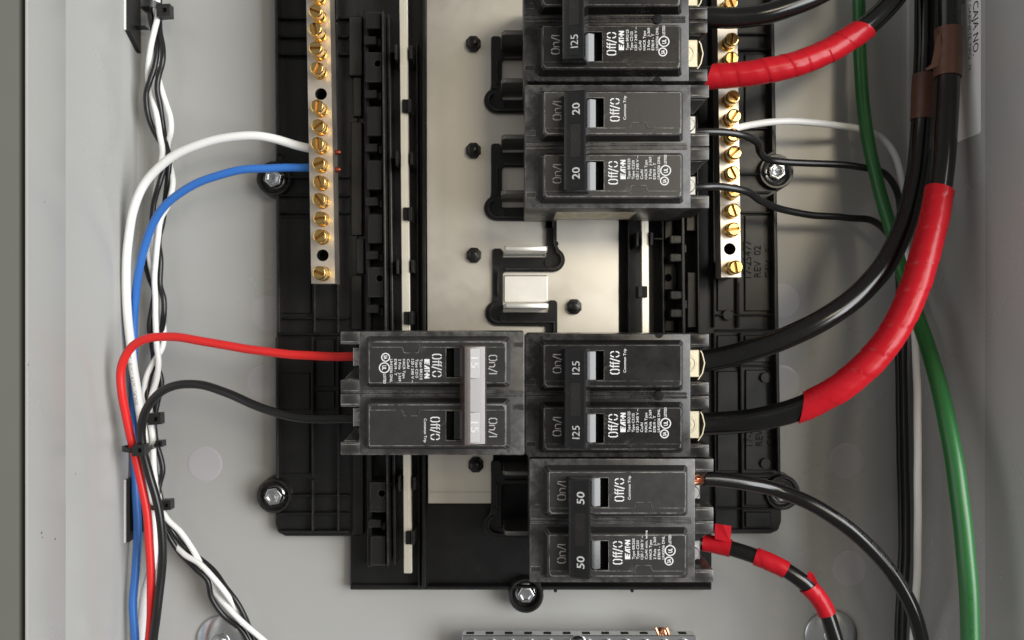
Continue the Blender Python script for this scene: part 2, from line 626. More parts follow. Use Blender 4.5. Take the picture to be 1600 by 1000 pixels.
def side_wall(sgn, u):
    """inner face at u, sgn = +1 when the metal lies towards +u"""
    prof = [(u - sgn * 3.0, 0.05), (u - sgn * 1.4, 0.5), (u - sgn * 0.4, 1.5), (u, 3.2), (u, 68.5), (u + sgn * 0.15, 69.0), (u, 69.5), (u, HR - 1.2),
            (u + sgn * 0.05, HR - 0.3), (u + sgn * 0.2, HR), (u + sgn * 0.7, HR), (u + sgn * 1.0, HR - 0.4), (u + sgn * 1.0, 0.05)]
    n = len(prof)
    vs = [(a, VB, b) for a, b in prof] + [(a, VT, b) for a, b in prof]
    fs = [(i, (i + 1) % n, n + (i + 1) % n, n + i) for i in range(n)]
    if sgn > 0:
        fs = [f[::-1] for f in fs]
    fs += [tuple(range(n)), tuple(range(2 * n - 1, n - 1, -1))]
    return MB().add(vs, fs)


sides = [enc.part('side_wall', side_wall(-1, UL), 'enclosure_paint', angle=24)]
enc.part('side_wall', side_wall(1, UR), 'enclosure_paint', angle=24)
# black strip painting the shade in the gap to the wall on the left
enc.part('gap_shade', MB().box(-190.1, UL - 1.05, VB, VT, 60, 72), 'tie_black')
for (x, y, r) in [(320, 725, 26), (1323, 720, 26), (1328, 888, 26), (1222, 470, 26), (1222, 598, 26), (420, 490, 26), (413, 598, 26)]:
    c = P(x, y, 0)
    rr = r * CAM_D / FPX
    k = MB().lathe(c.x, c.y, [(rr + 0.5, 0.0), (rr, 0.14), (rr - 1.0, 0.18), (0, 0.2)], 40)
    enc.part('knockout', k, 'knockout_paint', bp)

rng = random.Random(11)
for (x, y, r) in [(65, 833, 0.5), (66, 840, 0.35), (86, 842, 0.4), (44, 570, 0.3), (118, 740, 0.3), (70, 315, 0.3)]:
    h_ = CAM_D - FPX * 186.3 / (800 - x)
    v_ = (500 - y) * (CAM_D - h_) / FPX
    m = MB()
    ring_ = [(UL + 0.06, v_ + r * rng.uniform(0.5, 1.8) * sin(a), h_ + r * rng.uniform(0.5, 1.2) * cos(a)) for a in [2 * pi * i / 7 for i in range(7)]]
    low_ = [(UL - 0.1, p[1], p[2]) for p in ring_]
    m.add(ring_ + low_, [tuple(range(6, -1, -1))] + [(i, (i + 1) % 7, 7 + (i + 1) % 7, 7 + i) for i in range(7)])
    enc.part('paint_chip', m, 'print_grey', sides[0], smooth=False)

# ------------------------------------------------------------------ the plastic interior with its bus
base = Thing('bus_interior', 'black plastic interior with aluminium bus plate, screwed to the back of the enclosure', 'panel interior', (0, 0, 0))
main = MB()
main.pprism([(547, -110), (1112, -110), (1112, 922), (547, 922)], 0.6, 6.0)
tray = base.part('base_tray', main, 'black_plastic', bevel=0.5)
# raised perimeter lips of the tray
for (x0, y0, x1, y1, hh) in [(668, 916, 1112, 921, 11), (659, -110, 665, 921, 16), (547, 914, 660, 921, 8.5)]:
    base.part('lip', MB().pbox(x0, y0, x1, y1, 5, hh), 'black_plastic', tray, bevel=0.4)
for x in (868, 988):
    base.part('nub', MB().pbox(x - 2.5, 915, x + 2.5, 926, 5, 8), 'black_plastic', tray, bevel=0.4)


def wing(sgn):
    m = MB()
    if sgn < 0:
        m.pprism([(428, -110), (560, -110), (560, 838), (446, 838), (434, 832), (430, 818), (432, 500)], 0.6, 7.0)
    else:
        m.pprism([(1090, -110), (1208, -110), (1217, 500), (1221, 815), (1216, 829), (1204, 834), (1090, 834)], 0.6, 7.0)
    return base.part('side_wing', m, 'black_plastic', bevel=0.5)


wl = wing(-1)
wr = wing(1)


def rib(parent, x0, y0, x1, y1, hh, m='black_plastic', name='rib', h0=6.5):
    return base.part(name, MB().pbox(x0, y0, x1, y1, h0, hh), m, parent, bevel=0.35)


# left wing ribs
def slant_rib(parent, xa, ya, xb, yb, wpx, hh, m='rail_plastic', h0=6.5, name='rib'):
    """upright rib following the small lean of the moulding"""
    mb = MB().pprism([(xa - wpx / 2, ya), (xa + wpx / 2, ya), (xb + wpx / 2, yb), (xb - wpx / 2, yb)], h0, hh)
    return base.part(name, mb, m, parent, bevel=0.35)


for (xa, ya, xb, yb) in [(430, -110, 433, 240), (433.5, 305, 435, 520), (432, 526, 433, 748)]:
    slant_rib(wl, xa, ya, xb, yb, 4, 14)
for (xa, ya, xb, yb, hh) in [(488, -110, 489.5, 30, 12), (489.5, 34, 491, 520, 12), (487.5, 526, 488, 745, 12), (488, 750, 488, 830, 12),
                             (524, -110, 525.5, 30, 11), (525.5, 34, 528, 520, 11), (528, 526, 528, 830, 11)]:
    slant_rib(wl, xa, ya, xb, yb, 3.2, hh)
for y in (27, 56, 84, 276, 305, 332, 497, 522, 775, 803, 831):
    rib(wl, 436, y - 1.6, 545, y + 1.6, 10.5)
# low pads between ribs
for (x0, y0, x1, y1) in [(437, 92, 486, 268), (437, 340, 486, 490), (437, 583, 484, 640), (437, 655, 484, 740), (493, 611, 523, 640), (493, 530, 523, 604)]:
    rib(wl, x0, y0, x1, y1, 7.9, name='pad')
# right wing ribs
for (xa, ya, xb, yb) in [(1208, -110, 1211, 236), (1213, 302, 1216, 515), (1216, 521, 1220, 738)]:
    slant_rib(wr, xa - 3, ya, xb - 3, yb, 3.2, 14)
for (xa, ya, xb, yb, hh) in [(1113, -110, 1116, 512, 10), (1116, 520, 1119, 830, 10), (1150, -110, 1153, 512, 10), (1154.5, 440, 1155, 512, 10.5), (1157, 520, 1161, 830, 10)]:
    slant_rib(wr, xa, ya, xb, yb, 2.6, hh)
for y in (52, 77, 200, 272, 300, 332, 492, 516, 572, 741, 795, 828):
    rib(wr, 1119, y - 1.4, 1206 + (y > 400) * 5, y + 1.4, 9.6)
for (x0, y0, x1, y1) in [(1121, 524, 1154, 568), (1121, 580, 1154, 736), (1164, 524, 1210, 566), (1165, 578, 1211, 735), (1164, 336, 1205, 486), (1165, 800, 1205, 824),
                         (1121, 340, 1147, 486), (1164, 84, 1202, 196), (1165, 746, 1200, 790)]:
    rib(wr, x0, y0, x1, y1, 8.2, name='pad')
for (x, y) in [(1137, 492), (1196, 590), (1196, 724)]:
    c = P(x, y, 9)
    base.part('ejector_mark', MB().lathe(c.x, c.y, [(2.6, 8), (2.5, 9.9), (0, 9.9)], 24), 'black_plastic', wr, bevel=0.1)
for group in ([('17-25477', 1163, 1174, 376, 434), ('REV  02', 1178, 1189, 384, 433), ('CAV   0', 1195, 1206, 388, 434)],
              [('17-25477', 1165, 1176, 640, 697), ('REV  02', 1181, 1192, 648, 697), ('CAV   0', 1198, 1209, 651, 697)]):
    em = MB()
    for body, x0, x1, y0, y1 in group:
        a, b = P(x0, y0, 8.5), P(x1, y1, 8.5)
        fit_text(em, body, a.x, b.x, -a.y, -b.y, 8.6, bold=-0.006, thick=0.4)
    base.part('moulded_lettering', em, 'hole_black', wr, smooth=False, label='moulded part number reading 17-25477 REV 02 CAV 0')


# screw bosses at the corners
def boss(x, y, parent, tall=False):
    c = P(x, y, 10)
    R = 8.6
    prof = [(R + 0.4, 0.6), (R, 9.5), (R - 0.5, 10.6), (R - 1.3, 10.6), (R - 1.7, 9.6), (R - 2.2, 7.6), (6.0, 7.3), (0, 7.3)]
    b = base.part('screw_boss', MB().lathe(c.x, c.y, prof, 36), 'rail_plastic', parent, angle=50)
    s = MB()
    s.lathe(c.x, c.y, [(5.4, 7.2), (5.5, 7.6), (5.2, 8.3), (4.4, 8.8)], 32)
    hx = random.uniform(0, 1)
    s.lathe(c.x, c.y, [(4.6, 8.2), (4.6, 11.3), (4.1, 11.9), (3.0, 11.9), (2.6, 11.5), (0, 11.4)], 6, phase=hx)
    sc = base.part('mounting_screw', s, 'zinc', b, bevel=0.12)
    base.part('screw_marking', MB().box(c.x - 1.0, c.x + 1.0, c.y - 1.0, c.y + 1.0, 11.3, 11.75), 'zinc', b, bevel=0.2)


boss(428, 279, wl)
boss(428, 775, wl)
boss(1213, 268, wr)
boss(1223, 770, wr)
# bottom boss, deeper with a washer
c = P(822, 931, 12)
b = base.part('screw_boss', MB().lathe(c.x, c.y, [(8.8, 0.6), (8.5, 11.5), (8.1, 12.4), (7.2, 12.4), (6.8, 11), (6.4, 6.5), (0, 6.5)], 40), 'rail_plastic', tray, angle=50)
s = MB().lathe(c.x, c.y, [(5.9, 6.3), (5.9, 7.2), (5.0, 8.0), (4.2, 8.2)], 32)
s.lathe(c.x, c.y, [(4.4, 7.8), (4.4, 10.8), (3.9, 11.3), (2.6, 11.3), (2.3, 10.0), (0, 9.8)], 6)
base.part('mounting_screw', s, 'zinc', b, bevel=0.12)

# ---- bus plate (aluminium) with S shaped insulators, stabs and posts
HP = 14.0
pl = MB().pprism([(666, -110), (967, -110), (967, 706), (771, 706), (771, 787), (668.5, 787), (666.5, 300)], 11.5, HP)
plate = base.part('bus_plate', pl, 'bus_aluminium', bevel=0.25)
base.part('plate_edge', MB().pbox(671, 768.5, 769, 770.5, HP - 0.5, HP + 0.25), 'bus_aluminium', plate, bevel=0.1)


def s_insulator(dx, dy):
    """black S-shaped channel around the stabs, traced at the empty slot"""
    def q(x, y): return (x + dx, y + dy)
    pts = [q(870, 322), q(870, 380)]
    pts += [q(864 + 19 * cos(radians(a)), 402 - 19 * sin(radians(a)) + 4) for a in range(60, -91, -15)]
    pts += [q(789, 425), q(786, 428), q(786, 472), q(786, 488), q(856, 488), q(856, 471), q(860, 469), q(867, 469), q(871, 472), q(871, 521), q(853, 521), q(853, 510)]
    pts += [q(778 + 20 * cos(radians(a)), 489 - 20 * sin(radians(a))) for a in range(270, 119, -15)]
    pts += [q(769, 465), q(769, 391), q(772, 388), q(782, 388), q(786, 392), q(786, 402), q(853, 402), q(853, 322)]
    return pts


def offset_wall(mb, pix, wpx, h0, h1):
    """thin upright wall following a pixel polyline"""
    pts = [P(x, y, h1) for x, y in pix]
    n = len(pts)
    L, R = [], []
    w_ = wpx * (CAM_D - h1) / FPX / 2
    for i in range(n):
        d = (pts[min(n - 1, i + 1)] - pts[max(0, i - 1)]).normalized()
        nn = Vector((-d.y, d.x, 0)) * w_
        L.append(pts[i] + nn)
        R.append(pts[i] - nn)
    for i in range(n - 1):
        a, b_, c_, d_ = R[i], R[i + 1], L[i + 1], L[i]
        vs = [(p.x, p.y, hh) for hh in (h0, h1) for p in (a, b_, c_, d_)]
        mb.add(vs, [(4, 5, 6, 7), (0, 1, 5, 4), (1, 2, 6, 5), (2, 3, 7, 6), (3, 0, 4, 7)])


def insulator(dx, dy):
    ins = base.part('insulator', MB().pprism(s_insulator(dx, dy), 12.5, 16.2), 'rail_plastic', plate, bevel=0.3)
    m = MB()
    def q(x, y): return (x + dx, y + dy)
    offset_wall(m, [q(866, 322), q(866, 378)] + [q(864 + 14 * cos(radians(a)), 406 - 14 * sin(radians(a))) for a in range(60, -91, -15)] + [q(790, 420)], 2.2, 16, 19)
    offset_wall(m, [q(778, 424), q(778, 462)], 2.2, 16, 19)
    offset_wall(m, [q(779 + 14 * cos(radians(a)), 489 - 14 * sin(radians(a))) for a in range(120, 271, 15)] + [q(850, 503), q(866, 503), q(866, 519)], 2.2, 16, 19)
    base.part('guide_wall', m, 'rail_plastic', ins)
    for (x, y) in [(868, 381), (856, 411), (774, 466), (786, 497)]:
        c = P(*q(x, y), 17)
        base.part('ejector_mark', MB().lathe(c.x, c.y, [(1.5, 15.5), (1.4, 17.4), (0, 17.4)], 16), 'rail_plastic', ins)
    return ins


def stab(x0, x1, y0, hh, th=2.0, m_='stab_shaded'):
    a, b_ = P(x0, y0, hh), P(x1, y0, hh)
    m = MB()
    poly = [(a.x + 1.4, hh), (b_.x - 0.5, hh), (b_.x, hh - 1.2), (b_.x, 13.0), (a.x - 0.4, 13.0), (a.x, hh - 2.5)]
    n = len(poly)
    vs = [(p, a.y - th, q_) for p, q_ in poly] + [(p, a.y, q_) for p, q_ in poly]
    fs = [tuple(range(n)), tuple(range(2 * n - 1, n - 1, -1))] + [((i + 1) % n, i, n + i, n + (i + 1) % n) for i in range(n)]
    m.add(vs, fs)
    base.part('bus_stab', m, m_, plate, bevel=0.2)


insulator(0, 0)
stab(787, 855, 384.5, 44, 2.2, 'stab_bright')
stab(787, 857, 474, 44, 2.2, 'stab_bright')
base.part('stab_pad', MB().pbox(787, 430, 856, 473, HP - 0.5, HP + 0.7), 'stab_bright', plate, bevel=0.5)
for dy in (-332, -164, 332):
    insulator(-2, dy)
for y in (122, 297, 210, 47):
    stab(783, 850, y, 40)
stab(786, 850, 736, 40)
stab(787, 850, 830, 40)
for (x, y) in [(739, 65), (739, 233), (740, 398), (743, 728), (898, 479), (897, 310), (900, 640)]:
    c = P(x, y, 19)
    p_ = MB().lathe(c.x, c.y, [(3.9, 13), (3.9, 16.6), (3.5, 17.2), (2.6, 17.2), (2.4, 20.0), (1.9, 20.6), (0, 20.6)], 8, phase=0.39)
    base.part('retaining_post', p_, 'rail_plastic', plate, bevel=0.15)

# ---- side rails with teeth, silver mounting rail and its clips
HB = 22.0


def rail_lean(x, y):
    """the rails lean a little: x grows by 9 px from top to bottom"""
    return x + (y - 440) * 0.0095


def left_rail():
    m = MB()
    m.pprism([(568, 16), (576, 16), (582, 886), (574, 886)], 5.5, 14)
    r = base.part('breaker_rail', m, 'rail_plastic', tray, bevel=0.35)
    e = MB().pprism([(rail_lean(600, 16), 16), (rail_lean(603.6, 16), 16), (rail_lean(603.6, 886), 886), (rail_lean(600, 886), 886)], 5.5, 25)
    base.part('rail_edge', e, 'rail_plastic', r, bevel=0.55, seg=2)
    e = MB().pprism([(rail_lean(608, 22), 22), (rail_lean(613, 22), 22), (rail_lean(615, 884), 884), (rail_lean(610, 884), 884)], 5.5, 18)
    base.part('rail_edge', e, 'rail_plastic', r, bevel=0.55, seg=2)
    k = 0
    yc = 105 - 84 * 2
    while yc < 880:
        if 518 < yc < 700:
            yc += 84
            k += 1
            continue
        x0, x1 = rail_lean(575, yc), rail_lean(599, yc)
        lo, hi = max(18, yc - 23), min(884, yc + 23)
        if lo < hi:
            a, b_ = P(x0, lo, 22), P(x1, hi, 22)
            if k % 4 == 2:
                hc = P(x1 - 6, yc - 6, 22)
                mm = MB().plate([(a.x, b_.y), (b_.x, b_.y), (b_.x, a.y), (a.x, a.y)], [circle(hc.x, hc.y, 1.6, 16)], 5.6, 22)
                base.part('rail_block', mm, 'rail_plastic', r, bevel=0.0)
            else:
                base.part('rail_block', MB().box(a.x, b_.x, b_.y, a.y, 5.6, 22), 'rail_plastic', r, bevel=0.5)
        ty = yc + 42
        if 18 < ty < 860:
            base.part('tooth', MB().pbox(rail_lean(572, ty), ty - 7, rail_lean(592, ty), ty + 6, 5.6, 20), 'rail_plastic', r, bevel=0.4)
            base.part('tooth', MB().pbox(rail_lean(593.5, ty), ty - 3, rail_lean(599, ty), ty + 9, 5.6, 17), 'rail_plastic', r, bevel=0.3)
        yc += 84
        k += 1
    # upright bosses outboard of the rail
    for (x0, y0, x1, y1, hh) in [(545, 25, 566, 118, 12), (551, 120, 565, 182, 9.5), (556, 372, 569, 428, 11.5), (548, 430, 566, 515, 9), (548, 190, 566, 368, 9), (550, 640, 568, 836, 9.5)]:
        base.part('rail_rib', MB().pbox(x0, y0, x1, y1, 5.6, hh), 'black_plastic', r, bevel=0.4)
    return r


lr = left_rail()


def bus_rail(x_top, x_bot, y0, y1, wpx, clips_a, clips_b, mirror):
    m = MB()
    m.pprism([(x_top, y0), (x_top + wpx, y0), (x_bot + wpx, y1), (x_bot, y1)], 18.5, HB)
    r = base.part('mounting_rail', m, 'rail_metal', tray, bevel=0.25)
    g = MB()
    f = 0.55 if not mirror else 0.4
    g.pprism([(x_top + wpx * f, y0 + 1), (x_top + wpx * f + 1.1, y0 + 1), (x_bot + wpx * f + 1.1, y1 - 1), (x_bot + wpx * f, y1 - 1)], 21, HB + 0.12)
    base.part('rail_ridge', g, 'rail_metal', r)

    def X(y): return x_top + (x_bot - x_top) * (y - y0) / (y1 - y0)
    for y in clips_a:
        x = X(y)
        s_ = -1 if mirror else 1
        base.part('rail_clip', MB().pbox(x - 8, y - 12, x - 4.5, y + 12, 5.5, 25), 'rail_plastic', r, bevel=0.3)
        base.part('rail_clip', MB().pbox(x + wpx + 2.5, y - 10, x + wpx + 7, y + 10, 5.5, 24), 'rail_plastic', r, bevel=0.3)
        if mirror:
            base.part('rail_web', MB().pbox(x + wpx + 8, y - 1.2, x + wpx + 24, y + 1.2, 5.5, 17), 'rail_plastic', r, bevel=0.2)
        else:
            base.part('rail_web', MB().pbox(x - 25, y - 1.2, x - 9, y + 1.2, 5.5, 17), 'rail_plastic', r, bevel=0.2)
    for y in clips_b:
        x = X(y)
        if mirror:
            base.part('rail_clip', MB().pbox(x - 5, y - 9, x + 8.5, y + 9, 15, 24.5), 'hole_black', r, bevel=0.3)
            base.part('rail_hook', MB().pbox(x - 5.5, y - 9.5, x + 0.5, y + 9.5, 15, 25.5), 'rail_plastic', r, bevel=0.3)
        else:
            base.part('rail_clip', MB().pbox(x + 3, y - 10, x + wpx + 1.5, y + 10, 15, 24.5), 'hole_black', r, bevel=0.3)
            base.part('rail_hook', MB().pbox(x + wpx - 1, y - 10.5, x + wpx + 4.5, y + 10.5, 15, 25.5), 'rail_plastic', r, bevel=0.3)
    return r


bus_rail(623, 631, -110, 896, 12.5, (81, 247, 416, 756), (165, 334, 497, 841), False)
bus_rail(999.5, 1006, -110, 896, 11.0, (373,), (456,), True)
# inner black trough walls beside the silver rails
for (xa, xb, wpx, y0, y1, hh) in [(651, 655, 3.0, 66, 918, 12), (981, 985, 2.4, -110, 905, 16.5)]:
    slant_rib(tray, xa, y0, xb, y1, wpx, hh, name='trough_wall', h0=5.5)


def right_rail():
    xl = lambda x, y: x + (y - 430) * 0.0095
    e = MB().pprism([(xl(1066, -110), -110), (xl(1070.5, -110), -110), (xl(1070.5, 905), 905), (xl(1066, 905), 905)], 5.5, 25)
    r = base.part('breaker_rail', e, 'rail_plastic', tray, bevel=0.3)
    base.part('rail_edge', MB().pprism([(xl(1090, -110), -110), (xl(1093, -110), -110), (xl(1093, 905), 905), (xl(1090, 905), 905)], 5.5, 22), 'rail_plastic', r, bevel=0.3)
    base.part('rail_edge', MB().pprism([(xl(1035, -110), -110), (xl(1038, -110), -110), (xl(1038, 905), 905), (xl(1035, 905), 905)], 5.5, 17), 'rail_plastic', r, bevel=0.3)
    for g in (374 - 88, 374, 374 + 87, 374 + 174):
        for dy in (0, 28.5):
            y = g + dy
            base.part('tooth', MB().pbox(xl(1048, y), y - 6.5, xl(1066.5, y), y + 6.5, 5.6, 24), 'rail_plastic', r, bevel=0.5)
            base.part('tooth_mark', MB().pbox(xl(1053, y), y - 3.5, xl(1059, y), y + 3.5, 23.5, 24.25), 'rail_plastic', r, bevel=0.2)
        base.part('tooth_bridge', MB().pbox(xl(1067.5, y), g + 8, xl(1073, y), g + 21, 5.6, 23), 'rail_plastic', r, bevel=0.3)
    # inner tab with a round hole
    c = P(1044, 434, 14)
    a, b_ = P(1038.5, 412, 14), P(1056, 452, 14)
    base.part('hole_tab', MB().plate([(a.x, b_.y), (b_.x - 1, b_.y), (b_.x, b_.y + 2), (b_.x, a.y - 2), (b_.x - 1.5, a.y), (a.x, a.y)], [circle(c.x, c.y, 1.9, 20)], 5.6, 14), 'rail_plastic', r)
    base.part('hole_tab', MB().pbox(1038.5, 345, 1052, 375, 5.6, 14), 'rail_plastic', r, bevel=0.4)
    base.part('hole_tab', MB().pbox(1038.5, 500, 1054, 518, 5.6, 14), 'rail_plastic', r, bevel=0.4)
    base.part('rail_block', MB().pbox(1074, 425, 1089, 512, 5.6, 19), 'rail_plastic', r, bevel=0.4)
    base.part('rail_block', MB().pbox(1072.5, 337, 1089, 361, 5.6, 19), 'rail_plastic', r, bevel=0.4)
    return r


right_rail()


# ------------------------------------------------------------------ neutral bars
def neutral_bar(x0t, x0b, wt, yb, screws, holes, label, side):
    HT, HB0 = 34.0, 23.0
    cen = P((x0t + x0b) / 2 + wt / 2, 220, HB0)
    t = Thing('terminal_bar', label, 'terminal bar', tuple(cen), group='neutral terminal bars')

    def X(y): return x0t + (x0b - x0t) * y / yb
    pix = [(X(-110), -110), (X(-110) + wt, -110), (X(yb) + wt, yb), (X(yb), yb)]
    hl = []
    for (y, off) in holes:
        c = P(X(y) + wt * off, y, HT)
        hl.append(circle(c.x, c.y, 2.75, 20))
    sc_c = []
    for y in screws:
        c = P(X(y) + wt * 0.52, y, HT)
        sc_c.append((c, y))
    m = MB().plate([P(x, y, HT)[:2] for x, y in pix], hl, HB0, HT)
    bar = t.part('bar', m, 'bar_tin', bevel=0.0)
    for lp in hl:
        cx = sum(p[0] for p in lp) / len(lp)
        cy = sum(p[1] for p in lp) / len(lp)
        t.part('screw_hole', MB().lathe(cx, cy, [(2.75, 25.0), (0, 25.0)], 20), 'hole_black', bar)
        t.part('hole_thread', MB().lathe(cx, cy, [(2.3, 27.0), (2.3, 31.5), (2.74, 33.2)], 20), 'hole_black', bar)
    # wire entry holes on the side that faces the middle
    rng = random.Random(int(x0t))
    for c, y in sc_c:
        k = rng.uniform(5.6, 9.4) if y not in () else 6
        a = rng.uniform(0, pi)
        R = 3.15
        m = MB().lathe(c.x, c.y, [(R + 0.35, HT - 1.0), (R + 0.35, HT + 0.06), (R, HT + 0.1), (R, HT + 1.0), (R - 0.18, HT + 1.25), (R, HT + 1.6), (R - 0.18, HT + 1.95), (R, HT + 2.3),
                                  (R - 0.18, HT + 2.65), (R, HT + 3.0), (R - 0.15, HT + 3.3), (R, HT + 3.7), (R, HT + k - 0.7), (R - 0.35, HT + k - 0.1), (R - 0.6, HT + k)], 22)
        s = t.part('terminal_screw', m, 'brass', bar, angle=30)
        # slotted head: two half moons with a recessed slot between
        hd = MB()
        w_, Rh = 0.55, R - 0.6
        for sg in (1, -1):
            pts = []
            a0 = math.asin(w_ / Rh)
            for i in range(11):
                th = a0 + (pi - 2 * a0) * i / 10
                pts.append((Rh * cos(th), sg * Rh * sin(th)))
            ca, sa = cos(a), sin(a)
            pts = [(c.x + p[0] * ca - p[1] * sa, c.y + p[0] * sa + p[1] * ca) for p in pts]
            hd.prism(pts, HT + k - 2.2, HT + k + 0.02)
        # cross cut piece of the combination drive
        t.part('screw_head', hd, 'brass', s, bevel=0.12)
        t.part('screw_slot', MB().lathe(c.x, c.y, [(R - 0.62, HT + k - 1.3), (0, HT + k - 1.3)], 18), 'brass_dark', s)
    return t


nb_l = neutral_bar(478.5, 486.5, 37, 443, [-59, -31, -2, 26, 55, 84, 113, 172, 201, 230, 259, 287, 315, 343, 371, 428], [(147, 0.55), (399, 0.50)],
                   'silver terminal bar with brass screws where the blue wire ends', -1)
nb_r = neutral_bar(1120.5, 1127, 31, 433, [-45, -16, 12, 69, 97, 158, 188, 216, 244, 273, 302, 331, 360, 419], [(389, 0.45)],
                   'silver terminal bar with brass screws beside the large black cables', 1)
# wire stubs poking out of the left bar towards the middle
for y in (238, 265):
    a = P(525, y, 29)
    m = MB().lathe(0, 0, [(1.2, 0), (1.25, 1.5), (0.9, 2.2), (0, 2.3)], 10)
    vs = [(a.x + hh, a.y + vv, 29 + uu) for uu, vv, hh in m.v]
    mm = MB().add(vs, [f[::-1] for f in m.f])
    nb_l.part('wire_end', mm, 'copper_dull', label='dull copper wire end poking out of the bar')
# plastic foot that carries each bar
for (x, t_) in ((499, nb_l), (1139, nb_r)):
    for y in (-60, 180, 420):
        t_.part('bar_support', MB().pbox(x - 12, y - 14, x + 12, y + 14, 7.2, 22.6), 'black_plastic', bevel=0.4)

# ------------------------------------------------------------------ breakers
HS, HF = 76.0, 81.5
BPX = FPX / (CAM_D - HS)


def breaker(x, y, spin, material, rating, style, label, lines, dim_print=False):
    """two-pole breaker; (x, y) is the pixel of its bus-end top corner on the shoulder plane"""
    o = P(x, y, HS)
    t = Thing('circuit_breaker', label, 'circuit breaker', (o.x, o.y, 20), spin, group='two pole breakers plugged onto the bus', local=True)
    z0 = 20.0    # thing origin height
    S, F = HS - z0, HF - z0
    rng = random.Random(rating * 7 + int(y))

    def B(m, *a):
        u0, u1, d0, d1, h0, h1 = a
        return m.box(u0, u1, -d1, -d0, h0, h1)
    G = 0.12      # hairline between neighbours
    case = MB()
    c = 1.6 if style == 'lug' else 0.5
    outline = [(0, -c), (c, -G), (67.8, -G), (67.8, -50.8 + G), (c, -50.8 + G), (0, -50.8 + c)]
    case.prism(outline, 14.0, S)
    B(case, 0.6, 16, 1.0, 24.8, 1.0, 14.2)
    B(case, 0.6, 16, 26.0, 49.8, 1.0, 14.2)
    B(case, 52, 66, 1.0, 49.8, 1.0, 14.2)
    cs = t.part('case', case, material, bevel=0.45, seg=2)
    # ears that guard the terminals
    for (d0, d1) in ((G, 5.4), (19.9, 25.33), (25.47, 30.9), (45.5, 50.8 - G)):
        t.part('terminal_guard', B(MB(), 67.6, 75.4, d0, d1, 22, S - 0.02), material, cs, bevel=0.4, seg=2)
        t.part('guard_line', B(MB(), 68.2, 75.1, (d1 - 1.1 if d0 < 20 and d0 < 1 else d0 + 0.9), (d1 - 0.8 if d0 < 1 else d0 + 1.2), S - 1, S + 0.1), material, cs)
    t.part('terminal_floor', B(MB(), 60, 72.5, 1, 49.8, 4, 21), material, cs, bevel=0.4)
    # inner walls that slope inside the terminal pockets
    for d0 in (5.4, 30.9):
        m = MB()
        vs = [(67.7, -d0, 40), (74.5, -d0, 40), (74.5, -d0, 53), (67.7, -d0, 53), (67.7, -(d0 + 4.6), 40), (70.8, -(d0 + 4.6), 40), (70.8, -(d0 + 4.6), 48), (67.7, -(d0 + 4.6), 48)]
        m.add(vs, [(0, 1, 2, 3), (7, 6, 5, 4), (3, 2, 6, 7), (1, 5, 6, 2), (0, 4, 5, 1), (0, 3, 7, 4)])
        t.part('pocket_web', m, material, cs)
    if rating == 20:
        t.part('side_reflection', MB().box(13.5, 47.5, -50.8 + 0.04, -50.8 + 0.2, 18, 43), 'reflection_tan', cs, label='painted tan reflection of the bus plate with dark marks on the lower side')  # reflection of the bus plate in the glossy side, painted as a strip
    # seam between the two poles and raised spine
    t.part('pole_spine', B(MB(), 0.3, 66.4, 24.1, 25.25, S - 1.5, S + 0.55), material, cs, bevel=0.25)
    t.part('pole_spine', B(MB(), 0.3, 66.4, 25.55, 26.7, S - 1.5, S + 0.55), material, cs, bevel=0.25)
    # mould steps on the bus-end shoulder
    for d in (18.6, 44.0):
        t.part('shoulder_step', B(MB(), 0.25, 4.6, d, d + 2.6, S - 1, S + 0.3), material, cs, bevel=0.2)
    if style == 'lug':
        for (uu, dd) in ((54.8, 25.4),):
            t.part('rivet_hole', MB().lathe(uu, -dd, [(2.0, S - 1), (2.0, S + 0.75), (1.8, S + 0.8), (0, S + 0.8)], 24), 'hole_black', cs)
        for dd, a0_, a1_ in ((0.14, 180, 360), (50.66, 0, 180)):
            t.part('rivet_hole', MB().prism(arc(54.8, -dd, 1.8, a0_, a1_, 12), S - 1, S + 0.05), 'hole_black', cs)
    # pole covers
    for k in range(2):
        d = 25.4 * k
        # draft-sided body: lower strip a little lower than the face
        body = MB()
        m = 1.1
        top = [(7.0, -(d + 3.9)), (63.5, -(d + 3.9)), (63.5, -(d + 22.2)), (7.0, -(d + 22.2))]
        u0, u1, d0, d1 = 7.0, 63.5, d + 3.9, d + 22.2
        win = (17.0, 31.7, d + 6.9, d + 19.0)
        hole = [(win[0], -win[3]), (win[1], -win[3]), (win[1], -win[2]), (win[0], -win[2])]
        ch = 1.0
        ring = [(u0 + ch, -d0), (u1 - ch, -d0), (u1, -d0 - ch), (u1, -d1 + ch), (u1 - ch, -d1), (u0 + ch, -d1), (u0, -d1 + ch), (u0, -d0 - ch)]
        # bevelled shell of the body
        cx, cy = (u0 + u1) / 2, -(d0 + d1) / 2
        def grow(r_, a):
            return [(p[0] + (a if p[0] > cx else -a), p[1] + (a if p[1] > cy else -a)) for p in r_]
        Ft = F - 0.3
        body.plate(ring, [hole], S - 8, Ft) if False else None
        r0 = grow(ring, 1.2)
        r1 = grow(ring, 0.35)
        n = 8
        vs = []
        lv_n = 6
        rings = [(1.35, S - 0.3), (0.0, Ft - 1.05)] + [(-1.0 + 1.0 * cos(radians(a_)), Ft - 1.0 + 1.0 * sin(radians(a_))) for a_ in (18, 36, 54, 72, 90)]
        ring = grow(ring, -1.0)
        for g_, hh_ in rings:
            vs += [(p[0], p[1], hh_) for p in grow(ring, 1.0 + g_)]
        fs = []
        for lv in range(lv_n):
            for i in range(n):
                j = (i + 1) % n
                fs.append((lv * n + j, lv * n + i, (lv + 1) * n + i, (lv + 1) * n + j))
        body.add(vs, fs)
        pb = MB()
